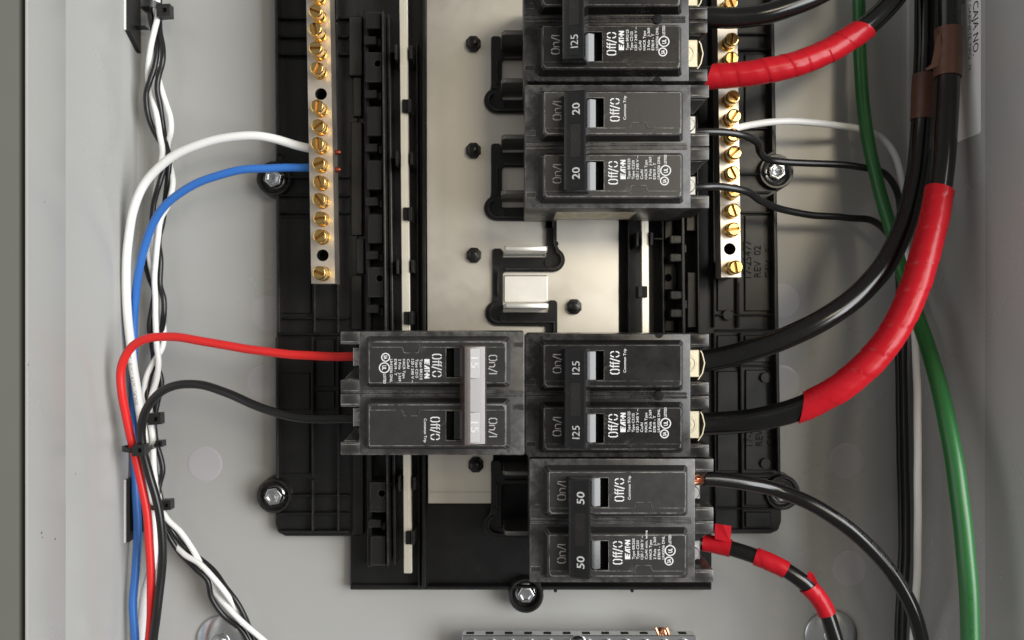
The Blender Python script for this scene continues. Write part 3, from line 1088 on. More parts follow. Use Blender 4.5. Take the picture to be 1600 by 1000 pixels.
        pb.plate(ring, [hole], S - 14, Ft)
        # keep only the top and the window walls: outer wall hides inside the draft shell
        body.v, body.f = body.v + pb.v, body.f + [tuple(i + len(vs) for i in f) for f in pb.f]
        cv = t.part('pole_cover', body, material, cs, angle=25)
        # face plate with the tab notch, slightly proud
        fu0, fu1, fd0, fd1 = u0 + 0.75, u1 - 0.75, d0 + 0.75, d + 19.2
        if style == 'tab':
            ring2 = [(fu0, -fd0), (fu1, -fd0), (fu1, -fd1), (49.6, -fd1), (49.0, -fd1 + 0.8), (48.6, -fd1 + 2.3), (43.0, -fd1 + 2.3), (42.6, -fd1 + 0.5), (42.2, -fd1), (fu0, -fd1)]
            h2 = [(win[0] + 0.01, -win[3] + 0.25), (win[1] - 0.01, -win[3] + 0.25), (win[1] - 0.01, -win[2] - 0.01), (win[0] + 0.01, -win[2] - 0.01)]
        else:
            ring2 = [(fu0, -fd0), (fu1, -fd0), (fu1, -fd1), (fu0, -fd1)]
            h2 = [(win[0] + 0.01, -win[3] + 0.25), (win[1] - 0.01, -win[3] + 0.25), (win[1] - 0.01, -win[2] - 0.01), (win[0] + 0.01, -win[2] - 0.01)]
        t.part('face_plate', MB().plate(ring2, [h2], Ft - 0.2, F), material, cv)
        t.part('switch_well', B(MB(), win[0] - 0.5, win[1] + 0.5, win[2] - 0.5, win[3] + 0.5, S - 3, S + 0.4), 'hole_black', cv)
        # curved barrel of the switch seen in the window
        bar = MB()
        prof = [(17.4, F - 12), (17.4, F - 3.0), (19.0, F - 0.6), (25.9, F - 0.55), (26.2, F - 0.62), (28.5, F - 1.32), (28.7, F - 1.6), (28.7, F - 12)]
        vs = [(p[0], -(d + 7.25), p[1]) for p in prof] + [(p[0], -(d + 18.6), p[1]) for p in prof]
        q_ = len(prof)
        fs = [(q_ + i, q_ + i + 1, i + 1, i) for i in range(q_ - 1)] + [tuple(range(q_)), tuple(range(2 * q_ - 1, q_ - 1, -1))]
        bar.add(vs, fs)
        t.part('switch_barrel', bar, 'handle_gloss', cv)
    # common trip handle: bar over both poles
    Hh = 90.0 - z0
    tilt = 0.16
    hb = MB()
    prof = [(15.3, Hh - 9.0), (15.3, Hh - 2.6), (15.8, Hh - 1.85), (17.2, Hh - 1.3), (22.2, Hh + 0.42), (23.2, Hh + 0.62), (23.7, Hh + 0.25), (24.0, Hh - 0.6), (25.6, Hh - 6.2), (26.2, Hh - 9.2)]
    n = len(prof)
    vs = []
    for (dd, g) in ((6.0, 0.55), (6.5, 0), (44.9, 0), (45.4, 0.55)):
        for (uu, hh) in prof:
            vs.append((uu + (0.4 * g if uu < 20 else -0.4 * g), -dd, hh - g * 0.8))
    fs = []
    for lv in range(3):
        for i in range(n - 1):
            fs.append((lv * n + i, (lv + 1) * n + i, (lv + 1) * n + i + 1, lv * n + i + 1))
    fs += [tuple(range(n)), tuple(range(4 * n - 1, 3 * n - 1, -1))]
    hb.add(vs, fs)
    hd = t.part('handle', hb, 'handle_gloss' if not spin else 'handle_worn_sheen', angle=25)
    # inlay labels at both ends, middle inlay
    def htop(uu):
        for (a, b_) in zip(prof[3:], prof[4:]):
            if a[0] <= uu <= b_[0]:
                return a[1] + (b_[1] - a[1]) * (uu - a[0]) / (b_[0] - a[0])
        return prof[3][1]
    for (d0, d1) in ((7.2, 18.9), (32.6, 44.2), (19.3, 32.2)):
        m = MB()
        e0, e1 = htop(17.6) , htop(21.6)
        up = 0.14 if d0 != 19.3 else 0.08
        vs = [(17.7, -d1, e0 + up), (21.5, -d1, e1 + up), (21.5, -d0, e1 + up), (17.7, -d0, e0 + up), (17.6, -d1, e0 - .3), (21.6, -d1, e1 - .3), (21.6, -d0, e1 - .3), (17.6, -d0, e0 - .3)]
        m.add(vs, [(0, 1, 2, 3), (4, 5, 1, 0), (5, 6, 2, 1), (6, 7, 3, 2), (7, 4, 0, 3)])
        t.part('rating_inlay' if d0 != 19.3 else 'handle_inlay', m, ('label_glare' if spin else 'handle_label') if d0 != 19.3 else ('handle_worn_sheen' if spin else 'handle_middle'), hd)
    nl = {125: 5.2, 20: 4.7, 50: 4.9, 15: 4.4}[rating]
    for dc in (13.0, 38.4):
        num = MB()
        fit_text(num, ('I25' if rating == 125 else str(rating)), 18.2, 21.2, dc - nl / 2 + 0.3, dc + nl / 2 + 0.3, 0, bold=0.0 if rating == 125 else 0.014)
        num.v = [(a, b_, htop(min(21.6, max(17.6, a))) + 0.2) for a, b_, c_ in num.v]
        t.part('rating_number', num, 'print_number', hd, smooth=False, label='rating number %d' % rating)
    # lettering on the faces
    pw = MB()
    hz = F + 0.05
    onm = MB()
    for k in range(2):
        d = 25.4 * k
        stencil(onm, 'On/I', 11.2, 14.4, d + 8.0, d + 15.8, hz, 0.42)
        stencil(pw, 'Off/C', 34.3 - 0.7 * k, 37.9 - 0.7 * k, d + 6.9, d + 16.2, hz, 0.46)
    t.part('on_mark', onm, 'print_faint', smooth=False)
    if style == 'lug' and rating == 125 and y < 0:
        pass
    d = 0
    fit_text(pw, 'Common Trip', 39.5, 40.6, d + 6.1, d + 15.7, hz, bold=0.008)
    d = 25.4
    D1 = 14.3 + d        # common left margin of the print block
    # logo block: solid E, delta A, T, dot, N
    def lg(pts):
        vs = [(40.45 + (38.35 - 40.45) * yy, -(D1 - xx), hz) for xx, yy in pts]
        n_ = len(vs)
        pw.add(vs, [tuple(range(n_))])
    lg([(0, 0), (1.7, 0), (2.0, 0.0), (2.0, 0.18), (0.9, 0.3), (2.1, 0.42), (2.2, 0.6), (1.0, 0.72), (2.4, 0.82), (2.5, 1), (0, 1)])
    lg([(2.3, 0), (3.1, 0), (3.5, 0.45), (3.5, 0.0), (4.1, 0.0), (4.1, 1.0), (3.4, 1.0)])
    lg([(4.25, 0.8), (4.6, 0.8), (4.6, 0), (5.0, 0), (5.0, 0.8), (5.3, 0.8), (5.3, 1), (4.25, 1)])
    lg([(5.4, 0.35), (5.65, 0.25), (5.9, 0.35), (5.9, 0.65), (5.65, 0.75), (5.4, 0.65)])
    lg([(6.0, 0), (6.5, 0), (6.5, 0.55), (7.2, 0), (7.8, 0), (7.8, 1), (7.3, 1), (7.3, 0.5), (6.6, 1), (6.0, 1)])
    pos = 41.2
    for body, ln in lines:
        fit_text(pw, body, pos, pos + 1.08, D1 - ln, D1, hz, bold=0.006)
        pos += 1.72
    # certification marks
    def ringmark(cu, cd, r, wd, txt, tw):
        a = circle(cu, -cd, r, 26)
        b_ = circle(cu, -cd, r - wd, 26)
        vs = [(p[0], p[1], hz) for p in a + b_]
        pw.add(vs, [(i, (i + 1) % 26, 26 + (i + 1) % 26, 26 + i) for i in range(26)])
        fit_text(pw, txt, cu - tw * 0.55, cu + tw * 0.55, cd - tw * 0.62, cd + tw * 0.62, hz, bold=0.03)
    ringmark(56.6, d + 10.8, 2.2, 0.42, 'UL', 1.5)
    ringmark(56.1, d + 15.0, 1.8, 0.42, 'SA', 1.3)
    fit_text(pw, 'LISTED', 55.9, 57.0, d + 4.4, d + 8.3, hz, bold=0.012)
    t.part('face_print', pw, 'print_white', smooth=False, label='white lettering Off/O, ratings and certification marks')
    # terminals
    for k in range(2):
        d = 25.4 * k
        if style == 'lug':
            lug = t.part('lug', B(MB(), 67.2, 72.4, d + 6.6, d + 18.4, 22, 51.5), 'lug_metal', cs, bevel=0.4)
            m = MB()
            pts = [(72.4, 5.8), (74.0, 8.5), (74.9, 12.4), (74.0, 16.6), (72.2, 19.3)]
            vs, fs = [], []
            for i, (uu, dd) in enumerate(pts):
                vs += [(uu, -(d + dd), 40), (uu, -(d + dd), 51.0), (uu - 0.45, -(d + dd), 51.0), (uu - 0.45, -(d + dd), 40)]
            for i in range(len(pts) - 1):
                for j in range(4):
                    fs.append((4 * i + j, 4 * i + (j + 1) % 4, 4 * (i + 1) + (j + 1) % 4, 4 * (i + 1) + j))
            t.part('lug_strap', m.add(vs, fs), 'lug_metal', lug)
            t.part('lug_screw', MB().lathe(67.8, -(d + 12.5), [(3.5, 50), (3.5, 51.7), (3.3, 51.9), (2.7, 51.9), (2.6, 51.6), (1.2, 51.6), (1.1, 50.5), (0, 50.5)], 28), 'lug_metal', lug)
        else:
            lug = t.part('lug', B(MB(), 67.2, 72.0, d + 10.5, d + 18.7, 30, 46.5), 'lug_zinc', cs, bevel=0.4)
            t.part('lug_screw', MB().lathe(68.0, -(d + 15.2), [(3.0, 46), (3.0, 49.8), (2.6, 50.4), (1.0, 50.4), (0.9, 49.4), (0, 49.4)], 24), 'lug_zinc', lug)
    return t


def plines(r, extra=None):
    return [('Type BR2%s' % r, 8.3), ('Type C2%s' % r, 7.6), ('120 / 240 V ~', 9.4), ('CuAl', 3.8) if not extra else extra, ('HACR Type', 7.8), ('2 Pole   J-369', 9.0),
            ('E7819 - T', 6.6), ('LR43556 DNL', 9.4)]


brk = {}
brk['top'] = breaker(818, -66.4, 0, 'breaker_black', 125, 'lug', 'topmost black breaker marked 125, cut by the upper edge of the picture', plines('125'))
brk['20'] = breaker(820.5, 132, 0, 'breaker_grey', 20, 'tab', 'dark grey two-pole breaker marked 20 on its handle', plines('20'))
brk['125'] = breaker(820.5, 521, 0, 'breaker_black', 125, 'lug', 'scuffed black breaker marked 125, right of the left-hand 15 breaker', plines('125'))
brk['50'] = breaker(827.5, 716.5, 0, 'breaker_grey', 50, 'tab', 'dark grey breaker marked 50, lowest in the right column', plines('50', ('CuAl min. wire', 11.6)))
brk['15'] = breaker(819.5, 711.5, pi, 'breaker_grey', 15, 'tab', 'upside-down dark grey breaker marked 15, fed by the red and black wires', plines('15'))


# ------------------------------------------------------------------ cables and wires
def cable(name, label, cat, pts, r, material, group=None):
    p = Path(pts, 0.07 if not callable(r) and r < 2.3 else 0.05)
    m = MB()
    tube(m, p, r, seg=20)
    mid = p.pos(p.len / 2)
    t = Thing(name, label, cat, tuple(mid), group=group)
    t.path, t.r = p, r
    t.part('insulation', m, material, angle=60)
    return t


def tape(t, a, b_, material, extra=0.45, pitch=10.0, slant0=0.0, slant1=0.0, rough=0.22, name='tape_wrap', label=None):
    """spiral wrap between two photo pixels a and b_ along the cable"""
    p = t.path
    s0, s1 = sorted((p.s_at(*a), p.s_at(*b_)))
    rr = t.r if not callable(t.r) else t.r(0.5)

    def rf(s, ang):
        q = (s + pitch * ang / (2 * pi) + 1.6 * sin(s * 0.17 + rr) + 0.9 * sin(s * 0.41)) / pitch
        x = q % 1.0
        amp = 0.45 + 0.75 * abs(sin(math.floor(q) * 2.3 + rr * 5))
        return rough * amp * (1 - x) ** 0.6 + 0.035 * sin(s * 0.37 + 2 * ang) + 0.03 * sin(s * 1.1 + 3 * ang)
    m = tube(MB(), p, rr + extra, s0, s1, step=0.55, seg=48, slant0=slant0, slant1=slant1, rfun=rf)
    return t.part(name, m, material, label=label, angle=24)


# large feeders on the right
c1 = cable('feeder_cable', 'thick black cable leaving the topmost breaker towards the upper edge', 'cable',
           [(1088, 27, 55), (1110, 27, 56), (1150, 28, 57), (1195, 22, 58), (1240, 8, 58), (1290, -14, 57), (1340, -45, 54), (1390, -85, 50)], 4.5, 'cable_black')
c2 = cable('feeder_cable', 'black cable wrapped in red tape leaving the topmost breaker', 'cable',
           [(1086, 121, 54), (1110, 120, 55), (1150, 117, 56), (1200, 110, 57), (1250, 98, 57), (1300, 76, 56), (1345, 48, 54), (1385, 12, 50), (1415, -28, 46), (1440, -80, 40)], 4.7, 'cable_black')
tape(c2, (1106, 120), (1347, 47), 'tape_red', pitch=9.5, slant1=-2.5, slant0=2.0, extra=0.6, rough=0.26)
c3 = cable('feeder_cable', 'glossy black cable curving from the lower 125 breaker up the right side', 'cable',
           [(1086, 566, 54), (1112, 562, 55), (1160, 551, 58), (1225, 529, 62), (1290, 497, 64), (1345, 457, 62), (1385, 410, 58), (1412, 355, 52), (1430, 290, 46), (1439, 220, 42), (1443, 150, 40), (1446, 60, 38), (1446, -90, 38)], 4.75, 'cable_black')
tape(c3, (1444, 188), (1445, 118), 'tape_brown', pitch=30, extra=0.35, rough=0.12, label='brown tape band')
c4 = cable('feeder_cable', 'black cable with a long red tape wrap curving up beside the right wall', 'cable',
           [(1088, 663, 54), (1112, 662, 55), (1165, 658, 60), (1225, 646, 66), (1285, 622, 71), (1345, 580, 74), (1393, 524, 75), (1425, 460, 74), (1446, 395, 72), (1461, 335, 69), (1470, 280, 66), (1477, 200, 62), (1481, 110, 58), (1482, 0, 55), (1482, -90, 55)], 5.0, 'cable_black')
tape(c4, (1252, 638), (1470, 296), 'tape_red', pitch=14, extra=0.75, slant0=3.8, slant1=0.8, rough=0.30)
tape(c4, (1481, 120), (1481, 48), 'tape_brown', pitch=40, extra=0.45, rough=0.15, label='brown tape band')
flag = MB()
a = P(1455, 100, 58)
flag.add([(a.x - 2.2, a.y - 3, 58.5), (a.x + 3, a.y - 1, 60), (a.x + 3.2, a.y + 12, 60), (a.x + 1.8, a.y + 12, 59.5), (a.x - 0.5, a.y - 0.5, 59), (a.x - 2.6, a.y - 2.0, 58.2)],
         [(0, 1, 2, 3, 4, 5), (5, 4, 3, 2, 1, 0)])
c4.part('tape_tail', flag, 'tape_brown')

# green ground
g1 = cable('ground_cable', 'green insulated ground cable running down the right side', 'cable',
           [(1341, -90, 12), (1342, 0, 13), (1343, 60, 14), (1346, 130, 16), (1354, 205, 19), (1371, 285, 24), (1391, 355, 30), (1411, 430, 38), (1437, 505, 50), (1461, 580, 64), (1480, 660, 76), (1494, 740, 85), (1504, 820, 90), (1512, 900, 93), (1516, 980, 94), (1518, 1060, 95)],
           lambda t: 3.0 + 0.55 * min(1, max(0, (t - 0.45) / 0.25)), 'wire_green')
m = MB()
text_on_path(m, 'THHN OR THWN', g1.path, g1.path.s_at(1511, 1010), 1.3, 3.5, 0.30, reverse=True, bold=0.0)
text_on_path(m, 'E II', g1.path, g1.path.s_at(1505, 935), 1.3, 3.5, 0.30, reverse=True, bold=0.0)
g1.part('print', m, 'print_green', smooth=False)

# 50 A conductors
c5 = cable('branch_cable', 'medium black cable arching from the 50 breaker to the lower right', 'cable',
           [(1099, 748, 63.5), (1118, 749, 63), (1160, 754, 62), (1215, 766, 60), (1270, 789, 63), (1320, 821, 65), (1365, 861, 66), (1402, 907, 66), (1427, 955, 66), (1440, 1000, 65), (1448, 1060, 64)], 3.1, 'cable_black')
m = MB()
text_on_path(m, 'SIMpull THHN 6 AWG 600V GAS AND OIL RESISTANT II', c5.path, c5.path.s_at(1296, 815), 1.3, 3.1, -0.62, bold=0.0)
c5.part('print', m, 'print_grey', smooth=False)
st = MB()
rng = random.Random(3)
for i in range(9):
    yy = 741 + i * 1.9
    pa = Path([(1085, yy + 0.6 + rng.uniform(-1, 1), 70.5 + 1.2 * sin(i)), (1092, yy + rng.uniform(-.6, .6), 69 + 1.2 * sin(i * 2)), (1103, 748 + (i - 4) * 1.4, 64)])
    tube(st, pa, 0.42, seg=8)
c5.part('bare_strands', st, 'copper')
c6 = cable('branch_cable', 'black cable banded with red tape leaving the bottom of the 50 breaker', 'cable',
           [(1090, 847, 52), (1112, 850, 54), (1145, 858, 57), (1185, 871, 61), (1225, 889, 64), (1260, 914, 66), (1286, 946, 66), (1301, 985, 66), (1309, 1020, 66), (1313, 1060, 66)], 3.3, 'cable_black')
tape(c6, (1099, 848), (1142, 857), 'tape_red', pitch=30, extra=0.4, rough=0.15, label='red tape band nearest the breaker')
tape(c6, (1180, 869), (1228, 891), 'tape_red', pitch=14, extra=0.4, rough=0.2)
tape(c6, (1263, 917), (1292, 958), 'tape_red', pitch=18, extra=0.4, slant0=1.0, rough=0.2)


def tape_flag(t, pix, h0, h1):
    """loose tape tail with thickness, rising off the cable"""
    n = len(pix)
    m = MB()
    top = [P(x, y, h0 + (h1 - h0) * k) for (x, y, k) in pix]
    vs = [tuple(p) for p in top] + [(p.x, p.y, p.z - 0.25) for p in top]
    m.add(vs, [tuple(range(n)), tuple(range(2 * n - 1, n - 1, -1))] + [(i, (i + 1) % n, n + (i + 1) % n, n + i) for i in range(n)])
    t.part('tape_tail', m, 'tape_red', smooth=False)


tape_flag(c6, [(1117, 842, 0), (1141, 848, 0), (1143, 822, 0.6), (1130, 820, 1), (1117, 818, 0.6)], 58.5, 60)
tape_flag(c6, [(1261, 908, 0.1), (1272, 920, 0), (1288, 944, 0), (1283, 922, 0.5), (1272, 898, 1), (1266, 892, 1), (1262, 896, 0.8)], 67, 68.6)

# thin branch conductors on the right
w1 = cable('branch_wire', 'thin black wire from the upper pole of the 20 breaker, kinked by the terminal bar', 'wire',
           [(1084, 207, 60), (1100, 206, 60), (1130, 207, 58), (1160, 211, 55), (1182, 222, 48), (1188, 238, 36), (1200, 249, 27), (1235, 254, 24), (1290, 256, 22), (1345, 261, 20), (1383, 272, 17), (1402, 300, 14), (1408, 345, 12), (1411, 430, 10), (1412, 560, 9), (1414, 700, 9), (1417, 850, 9), (1412, 960, 9), (1410, 1060, 9)], 1.65, 'wire_black')
w2 = cable('branch_wire', 'thin black wire from the lower pole of the 20 breaker crossing the terminal bar', 'wire',
           [(1084, 293, 60), (1100, 292, 60), (1130, 292, 57), (1165, 299, 52), (1190, 314, 40), (1215, 325, 30), (1260, 335, 24), (1320, 340, 20), (1365, 346, 16), (1392, 372, 13), (1404, 430, 9), (1404, 560, 6), (1406, 700, 5), (1409, 850, 5), (1404, 960, 5), (1402, 1060, 5)], 1.65, 'wire_black')
w3 = cable('neutral_wire', 'thin white wire from the right terminal bar passing behind the green cable', 'wire',
           [(1146, 201, 28), (1165, 197, 28), (1200, 191, 28), (1250, 190, 26), (1300, 195, 22), (1345, 202, 16), (1378, 216, 14), (1399, 245, 14), (1409, 290, 14), (1414, 360, 13), (1421, 440, 16), (1429, 520, 34), (1433, 600, 46), (1434, 750, 52), (1433, 900, 46), (1427, 1000, 28), (1425, 1060, 26)], 1.6, 'wire_white')
m = MB()
text_on_path(m, 'AWG 14 600V THHN OR THWN-2 GAS AND OIL RESISTANT', w3.path, w3.path.s_at(1427, 530), 0.55, 1.6, -0.75, bold=-0.01)
w3.part('print', m, 'print_grey', smooth=False)

# wires on the left
n1 = cable('neutral_wire', 'thick white wire looping from the left terminal bar down the left wall', 'wire',
           [(484, 232, 28), (466, 228, 28), (430, 217, 29), (390, 212, 30), (345, 217, 30), (300, 230, 29), (258, 253, 27), (226, 287, 24), (208, 330, 22), (200, 380, 20), (197, 440, 19), (200, 500, 18), (206, 555, 17), (213, 605, 16), (220, 650, 14), (228, 700, 12), (236, 760, 11), (242, 820, 11), (238, 880, 11), (226, 930, 11), (221, 980, 11), (220, 1060, 11)], 2.05, 'wire_white')
m = MB()
text_on_path(m, '350767   MAX NM-B   TYPE', n1.path, n1.path.s_at(218, 632), 1.7, 2.05, 0.15, reverse=True, bold=-0.01)
n1.part('print', m, 'print_grey', smooth=False, label='small printed characters along the wire')
b1 = cable('blue_wire', 'blue wire arching from the left terminal bar down behind the white wire', 'wire',
           [(484, 262, 28), (460, 262, 28), (420, 263, 29), (380, 265, 30), (335, 276, 30), (295, 293, 29), (262, 317, 27), (240, 348, 24), (226, 385, 21), (217, 425, 18), (211, 470, 14), (209, 520, 11), (209, 580, 9), (209, 660, 9), (210, 720, 10), (213, 780, 13), (215, 840, 15), (212, 890, 17), (208, 940, 18), (211, 1000, 18), (213, 1060, 18)], 1.9, 'wire_blue')
r1 = cable('red_wire', 'red wire looping from the left-hand 15 breaker down the left wall', 'wire',
           [(572, 557, 54), (555, 557, 54), (520, 557, 54), (470, 555, 53), (420, 550, 51), (360, 541, 48), (310, 532, 46), (265, 526, 44), (230, 529, 43), (204, 544, 41), (190, 573, 39), (190, 612, 37), (197, 650, 34), (206, 690, 31), (214, 725, 29), (222, 760, 28), (230, 805, 27), (234, 860, 26), (236, 910, 25), (236, 960, 24), (232, 1010, 24), (230, 1060, 24)], 1.95, 'wire_red')
k1 = cable('black_wire', 'black wire looping from the lower pole of the 15 breaker to the cable ties', 'wire',
           [(568, 655, 54), (545, 654, 54), (500, 655, 53), (450, 650, 52), (400, 634, 50), (350, 612, 47), (310, 601, 45), (275, 602, 43), (247, 616, 41), (228, 641, 38), (221, 672, 35), (224, 705, 33), (233, 740, 31), (243, 775, 30), (251, 815, 29), (254, 855, 28), (252, 900, 27), (246, 950, 27), (240, 1000, 26), (237, 1060, 26)], 1.95, 'wire_black')

TW = 'twisted signal wires along the left wall'
tw = {}
tw['wa'] = cable('twisted_wire', 'white twisted wire strand starting in front at the top left tie', 'wire',
                 [(245, -90, 14), (246, 0, 15), (246, 26, 15), (242, 44, 15), (236, 73, 14), (232, 99, 12), (231, 120, 9), (236, 146, 9), (244, 177, 12), (249, 208, 13), (254, 237, 12), (249, 267, 9), (244, 292, 7), (240, 330, 6), (235, 370, 8), (233, 396, 10), (237, 420, 11), (244, 450, 8), (252, 490, 6), (256, 520, 8), (253, 544, 10), (240, 566, 12), (229, 588, 12), (225, 612, 10), (230, 650, 9), (236, 690, 10), (240, 730, 11), (244, 765, 12), (250, 790, 12), (262, 812, 13), (283, 832, 13), (303, 862, 11), (318, 890, 7), (335, 925, 8), (357, 950, 11), (382, 975, 12), (402, 992, 12), (430, 1016, 12), (470, 1050, 12)], 1.35, 'wire_white', TW)
tw['wb'] = cable('twisted_wire', 'white twisted wire strand bulging right below the top left tie', 'wire',
                 [(238, -90, 8), (238, 0, 8), (240, 50, 7), (242, 90, 7), (246, 115, 8), (251, 135, 10), (259, 161, 11), (266, 184, 12), (267, 206, 11), (262, 228, 8), (263, 250, 8), (268, 270, 9), (270, 288, 10), (262, 322, 12), (251, 342, 13), (247, 370, 14), (244, 400, 14), (241, 435, 13), (243, 470, 13), (243, 500, 14), (245, 540, 15), (248, 564, 15), (245, 592, 14), (236, 620, 12), (234, 650, 12), (238, 680, 13), (240, 720, 13), (243, 750, 11), (250, 785, 9), (258, 815, 7), (270, 845, 7), (288, 866, 11), (312, 881, 13), (337, 907, 14), (358, 934, 12), (375, 958, 8), (388, 985, 7), (400, 1010, 8), (430, 1050, 10)], 1.35, 'wire_white', TW)
tw['ka'] = cable('twisted_wire', 'black twisted wire strand bulging left below the top left tie', 'wire',
                 [(233, -90, 12), (234, 0, 12), (236, 30, 11), (242, 58, 11), (245, 78, 12), (242, 104, 13), (234, 127, 13), (228, 148, 12), (231, 177, 10), (240, 203, 8), (252, 225, 7), (261, 242, 10), (257, 262, 12), (250, 284, 13), (241, 314, 12), (237, 352, 10), (232, 380, 7), (227, 405, 7), (233, 432, 9), (241, 455, 9), (238, 480, 10), (234, 510, 11), (238, 540, 9), (240, 565, 8), (234, 590, 8), (230, 615, 10), (238, 645, 10), (244, 690, 10), (251, 715, 10), (254, 735, 10), (249, 757, 10), (246, 785, 11), (255, 815, 11), (264, 838, 10), (280, 862, 9), (305, 888, 12), (324, 906, 12), (331, 935, 11), (350, 962, 9), (375, 982, 9), (387, 1000, 9), (400, 1040, 9)], 1.35, 'wire_black', TW)
tw['kb'] = cable('twisted_wire', 'black twisted wire strand on the right below the top left tie', 'wire',
                 [(248, -90, 9), (249, 20, 9), (250, 49, 11), (254, 73, 12), (254, 96, 13), (248, 120, 12), (246, 140, 12), (250, 166, 11), (255, 198, 9), (259, 224, 10), (264, 245, 11), (262, 280, 10), (258, 315, 7), (254, 347, 8), (248, 375, 7), (251, 405, 9), (250, 445, 10), (256, 467, 11), (256, 492, 11), (253, 512, 9), (246, 540, 8), (242, 565, 9), (250, 585, 10), (252, 600, 10), (247, 625, 9), (243, 645, 9), (240, 690, 7), (243, 740, 7), (250, 775, 8), (258, 808, 10), (268, 828, 12), (290, 856, 8), (312, 873, 7), (335, 893, 8), (352, 917, 10), (371, 942, 11), (383, 965, 10), (392, 988, 8), (410, 1020, 8), (440, 1055, 8)], 1.35, 'wire_black', TW)

# ------------------------------------------------------------------ cable ties and their mounts


def tie(label, px, py, h, ru, rh, head, ang=0.0, wpx=5.0):
    """strap loop round the bundle: ellipse in the u-h plane, tilted by ang in the picture"""
    c = P(px, py, h)
    t = Thing('cable_tie', label, 'cable tie', tuple(c), group='black cable ties on the left wiring')
    n = 32
    w_ = wpx * (CAM_D - h) / FPX / 2
    m = MB()
    vs, fs = [], []
    for i in range(n):
        a = 2 * pi * i / n
        for (rr, dv) in ((0, -w_), (0, w_), (-0.9, w_), (-0.9, -w_)):
            e = (ru + rr) * cos(a)
            hh = (rh + rr) * sin(a)
            vs.append((c.x + e * cos(ang) - dv * sin(ang), c.y + e * sin(ang) + dv * cos(ang), c.z + hh))
    for i in range(n):
        j = (i + 1) % n
        for k in range(4):
            fs.append((i * 4 + k, j * 4 + k, j * 4 + (k + 1) % 4, i * 4 + (k + 1) % 4))
    m.add(vs, [f[::-1] for f in fs])
    t.part('strap', m, 'tie_black')
    hx, hy, hh, sz = head
    q = P(hx, hy, hh)
    hb = MB()
    lp = [(q.x - sz, q.y - sz * 0.95), (q.x + sz, q.y - sz * 0.8), (q.x + sz * 0.95, q.y + sz), (q.x - sz, q.y + sz * 0.9)]
    hl = [(q.x - sz * 0.1, q.y - sz * 0.35), (q.x + sz * 0.5, q.y - sz * 0.3), (q.x + sz * 0.5, q.y + sz * 0.35), (q.x - sz * 0.1, q.y + sz * 0.35)]
    hb.plate(lp, [hl], hh - 5.0, hh)
    b_ = t.part('tie_head', hb, 'tie_black')
    t.part('tie_slot', MB().box(q.x - sz * 0.7, q.x + sz * 0.7, q.y - sz * 0.6, q.y + sz * 0.6, hh - 4.5, hh - 1.6), 'hole_black', b_)
    return t


tie('black cable tie with a square head at the upper left edge', 241, 13, 13, 5.4, 7.5, (255, 16, 19, 3.2), ang=-0.10, wpx=10)
tie('black cable tie around the red and black wires', 213, 701, 30, 6.2, 6.0, (216, 704, 37.5, 2.8), ang=-0.05, wpx=7)
tie('short black cable tie just above the red and black wires\' tie', 237, 655, 14, 4.5, 6.5, (241, 655, 21.5, 3.0), ang=0.12, wpx=7)
tie('black cable tie wrapping the twisted wires beside the red wire\'s tie', 240, 697, 12, 5.6, 6.5, (248, 694, 19, 1.6), ang=0.25, wpx=7)
tie('black cable tie where the twisted wires turn off to the right', 250, 790, 11, 5.2, 6.2, (258, 790, 17.5, 2.6), ang=-0.1, wpx=7)


def tie_mount(label, y0, y1, slope):
    c = P(206, (y0 + y1) / 2, 8)
    t = Thing('tie_mount', label, 'cable mount', (UL, c.y, 8), group='adhesive mounts for the cable ties')
    a, b_ = P(204, y0, 12), P(204, y1, 12)
    m = MB()
    vs = [(UL + 0.05, a.y, 1.5), (UL + 0.05, a.y, 14.5), (UL + 0.05, b_.y, 14.5), (UL + 0.05, b_.y - slope, 1.5)]
    vs += [(UL + 2.2, a.y, 1.5), (UL + 2.2, a.y, 14.0), (UL + 2.2, b_.y + 0.3, 14.0), (UL + 2.2, b_.y - slope, 1.5)]
    m.add(vs, [(0, 1, 2, 3), (7, 6, 5, 4), (1, 0, 4, 5), (2, 1, 5, 6), (3, 2, 6, 7), (0, 3, 7, 4)])
    t.part('mount_base', m, 'tie_black')
    t.part('foam_pad', MB().box(UL + 0.02, UL + 0.7, b_.y + 0.1, a.y, 14.1, 15.4), 'wire_white', bevel=0.1)
    t.part('mount_saddle', MB().box(UL + 2.0, UL + 7.5, b_.y + 4, a.y - 4 if y0 > 0 else a.y - 30, 3, 9.5), 'tie_black', bevel=0.5)
    return t


tie_mount('black tie mount on the left wall at the upper edge', -60, 50, 7.0)
tie_mount('black tie mount on the left wall behind the blue wire', 748, 846, -1.0)

# ------------------------------------------------------------------ mounting screws with big washers at the bottom


def washer_screw(label, px, py, r):
    c = P(px, py, 2)
    t = Thing('washer_screw', label, 'screw', tuple((c.x, c.y, 0)), group='enclosure mounting screws with wide washers')
    t.part('washer', MB().lathe(c.x, c.y, [(r, 0.1), (r, 1.0), (r - 0.5, 1.5), (r * 0.55, 2.6), (r * 0.35, 3.0), (0, 3.0)], 48), 'zinc', angle=50)
    t.part('screw_head', MB().lathe(c.x, c.y, [(4.6, 2.9), (4.7, 3.6), (4.2, 5.0), (3.0, 6.0), (1.4, 6.4), (1.2, 5.6), (0, 5.5)], 28), 'zinc', angle=50)
    return t


washer_screw('mounting screw with wide washer under the twisted wires', 346, 1003, 12.8)
washer_screw('mounting screw with wide washer under the red banded cable', 1300, 995, 13.2)

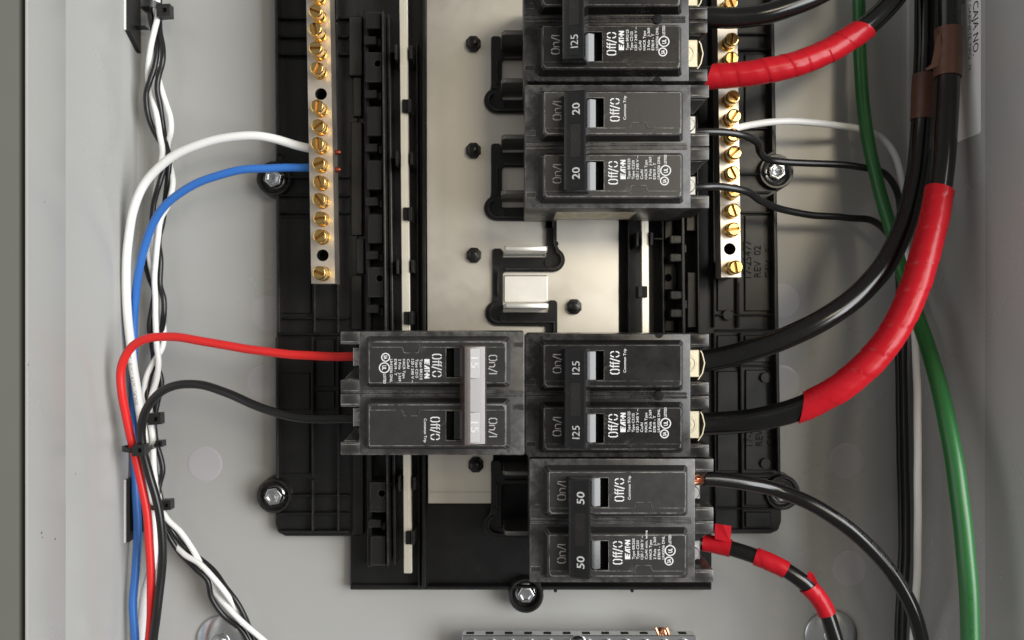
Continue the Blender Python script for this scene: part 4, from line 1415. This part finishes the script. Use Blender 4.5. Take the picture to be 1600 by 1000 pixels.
# ------------------------------------------------------------------ ground bar at the lower edge
gb = Thing('ground_bar', 'silver ground bar at the lower edge with a copper wire end', 'ground bar', tuple(P(905, 1010, 6)))
a, b_ = P(722, 993, 18), P(1087, 993, 18)
gb_b = gb.part('bar', MB().box(a.x, b_.x, a.y - 12, a.y, 11.5, 18), 'zinc', bevel=0.3)
for x in (740, 1070):
    c = P(x, 1012, 11)
    gb.part('bar_support', MB().box(c.x - 4, c.x + 4, c.y - 4, c.y + 2.5, 0.1, 11.4), 'zinc', gb_b, bevel=0.3)
for i in range(12):
    x = 738 + i * 30
    c = P(x, 1008, 18)
    gb.part('bar_screw', MB().lathe(c.x, c.y, [(2.9, 17), (2.9, 19.2), (2.5, 19.9), (0, 19.9)], 20), 'zinc', gb_b, angle=40)
    c = P(x - 3, 987, 13)
    gb.part('wire_hole', MB().box(c.x - 1.9, c.x + 1.9, a.y - 0.4, a.y + 0.05, 13.0, 16.2), 'hole_black', gb_b)
st = MB()
rng = random.Random(5)
for i in range(10):
    x = 1028 + (i % 5) * 3.8
    hh = 13 + (i // 5) * 3
    pa = Path([(x, 1003, hh), (x + rng.uniform(-2, 2), 991, hh + 0.5), (x + rng.uniform(-4, 5), 981, hh + rng.uniform(0, 2))])
    tube(st, pa, 0.62, seg=8)
gb.part('copper_strands', st, 'copper', gb_b)
c = P(903, 994, 20)
gb.part('fixing_screw', MB().lathe(c.x, c.y - 4.5, [(4.4, 17.5), (4.4, 19.5), (3.4, 21.2), (1.4, 21.9), (0, 21.9)], 28), 'zinc', gb_b, angle=50)

# ------------------------------------------------------------------ sticker on the right wall
UW = UR - 0.06
lab = Thing('sticker', 'white printed sticker on the right wall reading CAJA NO.', 'label', (UR, 120, 55))
v_low = 78.8
m = MB()
pts = [(v_low + 1.2, 40), (v_low, 41), (v_low, 65.2), (v_low + 0.8, 66.2), (175, 66.2), (175, 40)]
n = len(pts)
vs = [(UW - 0.12, p, q) for p, q in pts] + [(UW, p, q) for p, q in pts]
m.add(vs, [tuple(range(n)), tuple(range(2 * n - 1, n - 1, -1))] + [(i, n + i, n + (i + 1) % n, (i + 1) % n) for i in range(n)])
lab.part('paper', m, 'label_white')
lt = MB()


def wall_text(body, h0, h1, v0, v1, bold=0.0):
    """reads downwards on the right wall, letter tops towards the viewer"""
    vs_, fs_ = text_mesh(body, bold)
    xs = [v[0] for v in vs_]
    x0, x1 = min(xs), max(xs)
    out = [(UW - 0.18, v0 + (v1 - v0) * (x - x0) / (x1 - x0), h0 + (h1 - h0) * (y_ / 0.73)) for x, y_ in vs_]
    lt.add(out, fs_)


def vy(y, h): return P(0, y, h).y


wall_text('BOX NO. / CAJA NO.', 60.4, 64.8, vy(-95, 62), vy(86, 62), 0.004)
wall_text('ENCLOSURE / GABINETE TIPO', 56.6, 59.0, vy(-70, 57), vy(93, 57), 0.0)
wall_text('N', 57.0, 59.0, vy(103, 57), vy(110, 57), 0.0)
wall_text('NO', 51.5, 54.2, vy(-14, 53), vy(5, 53), 0.0)
lab.part('print', lt, 'print_black', smooth=False)
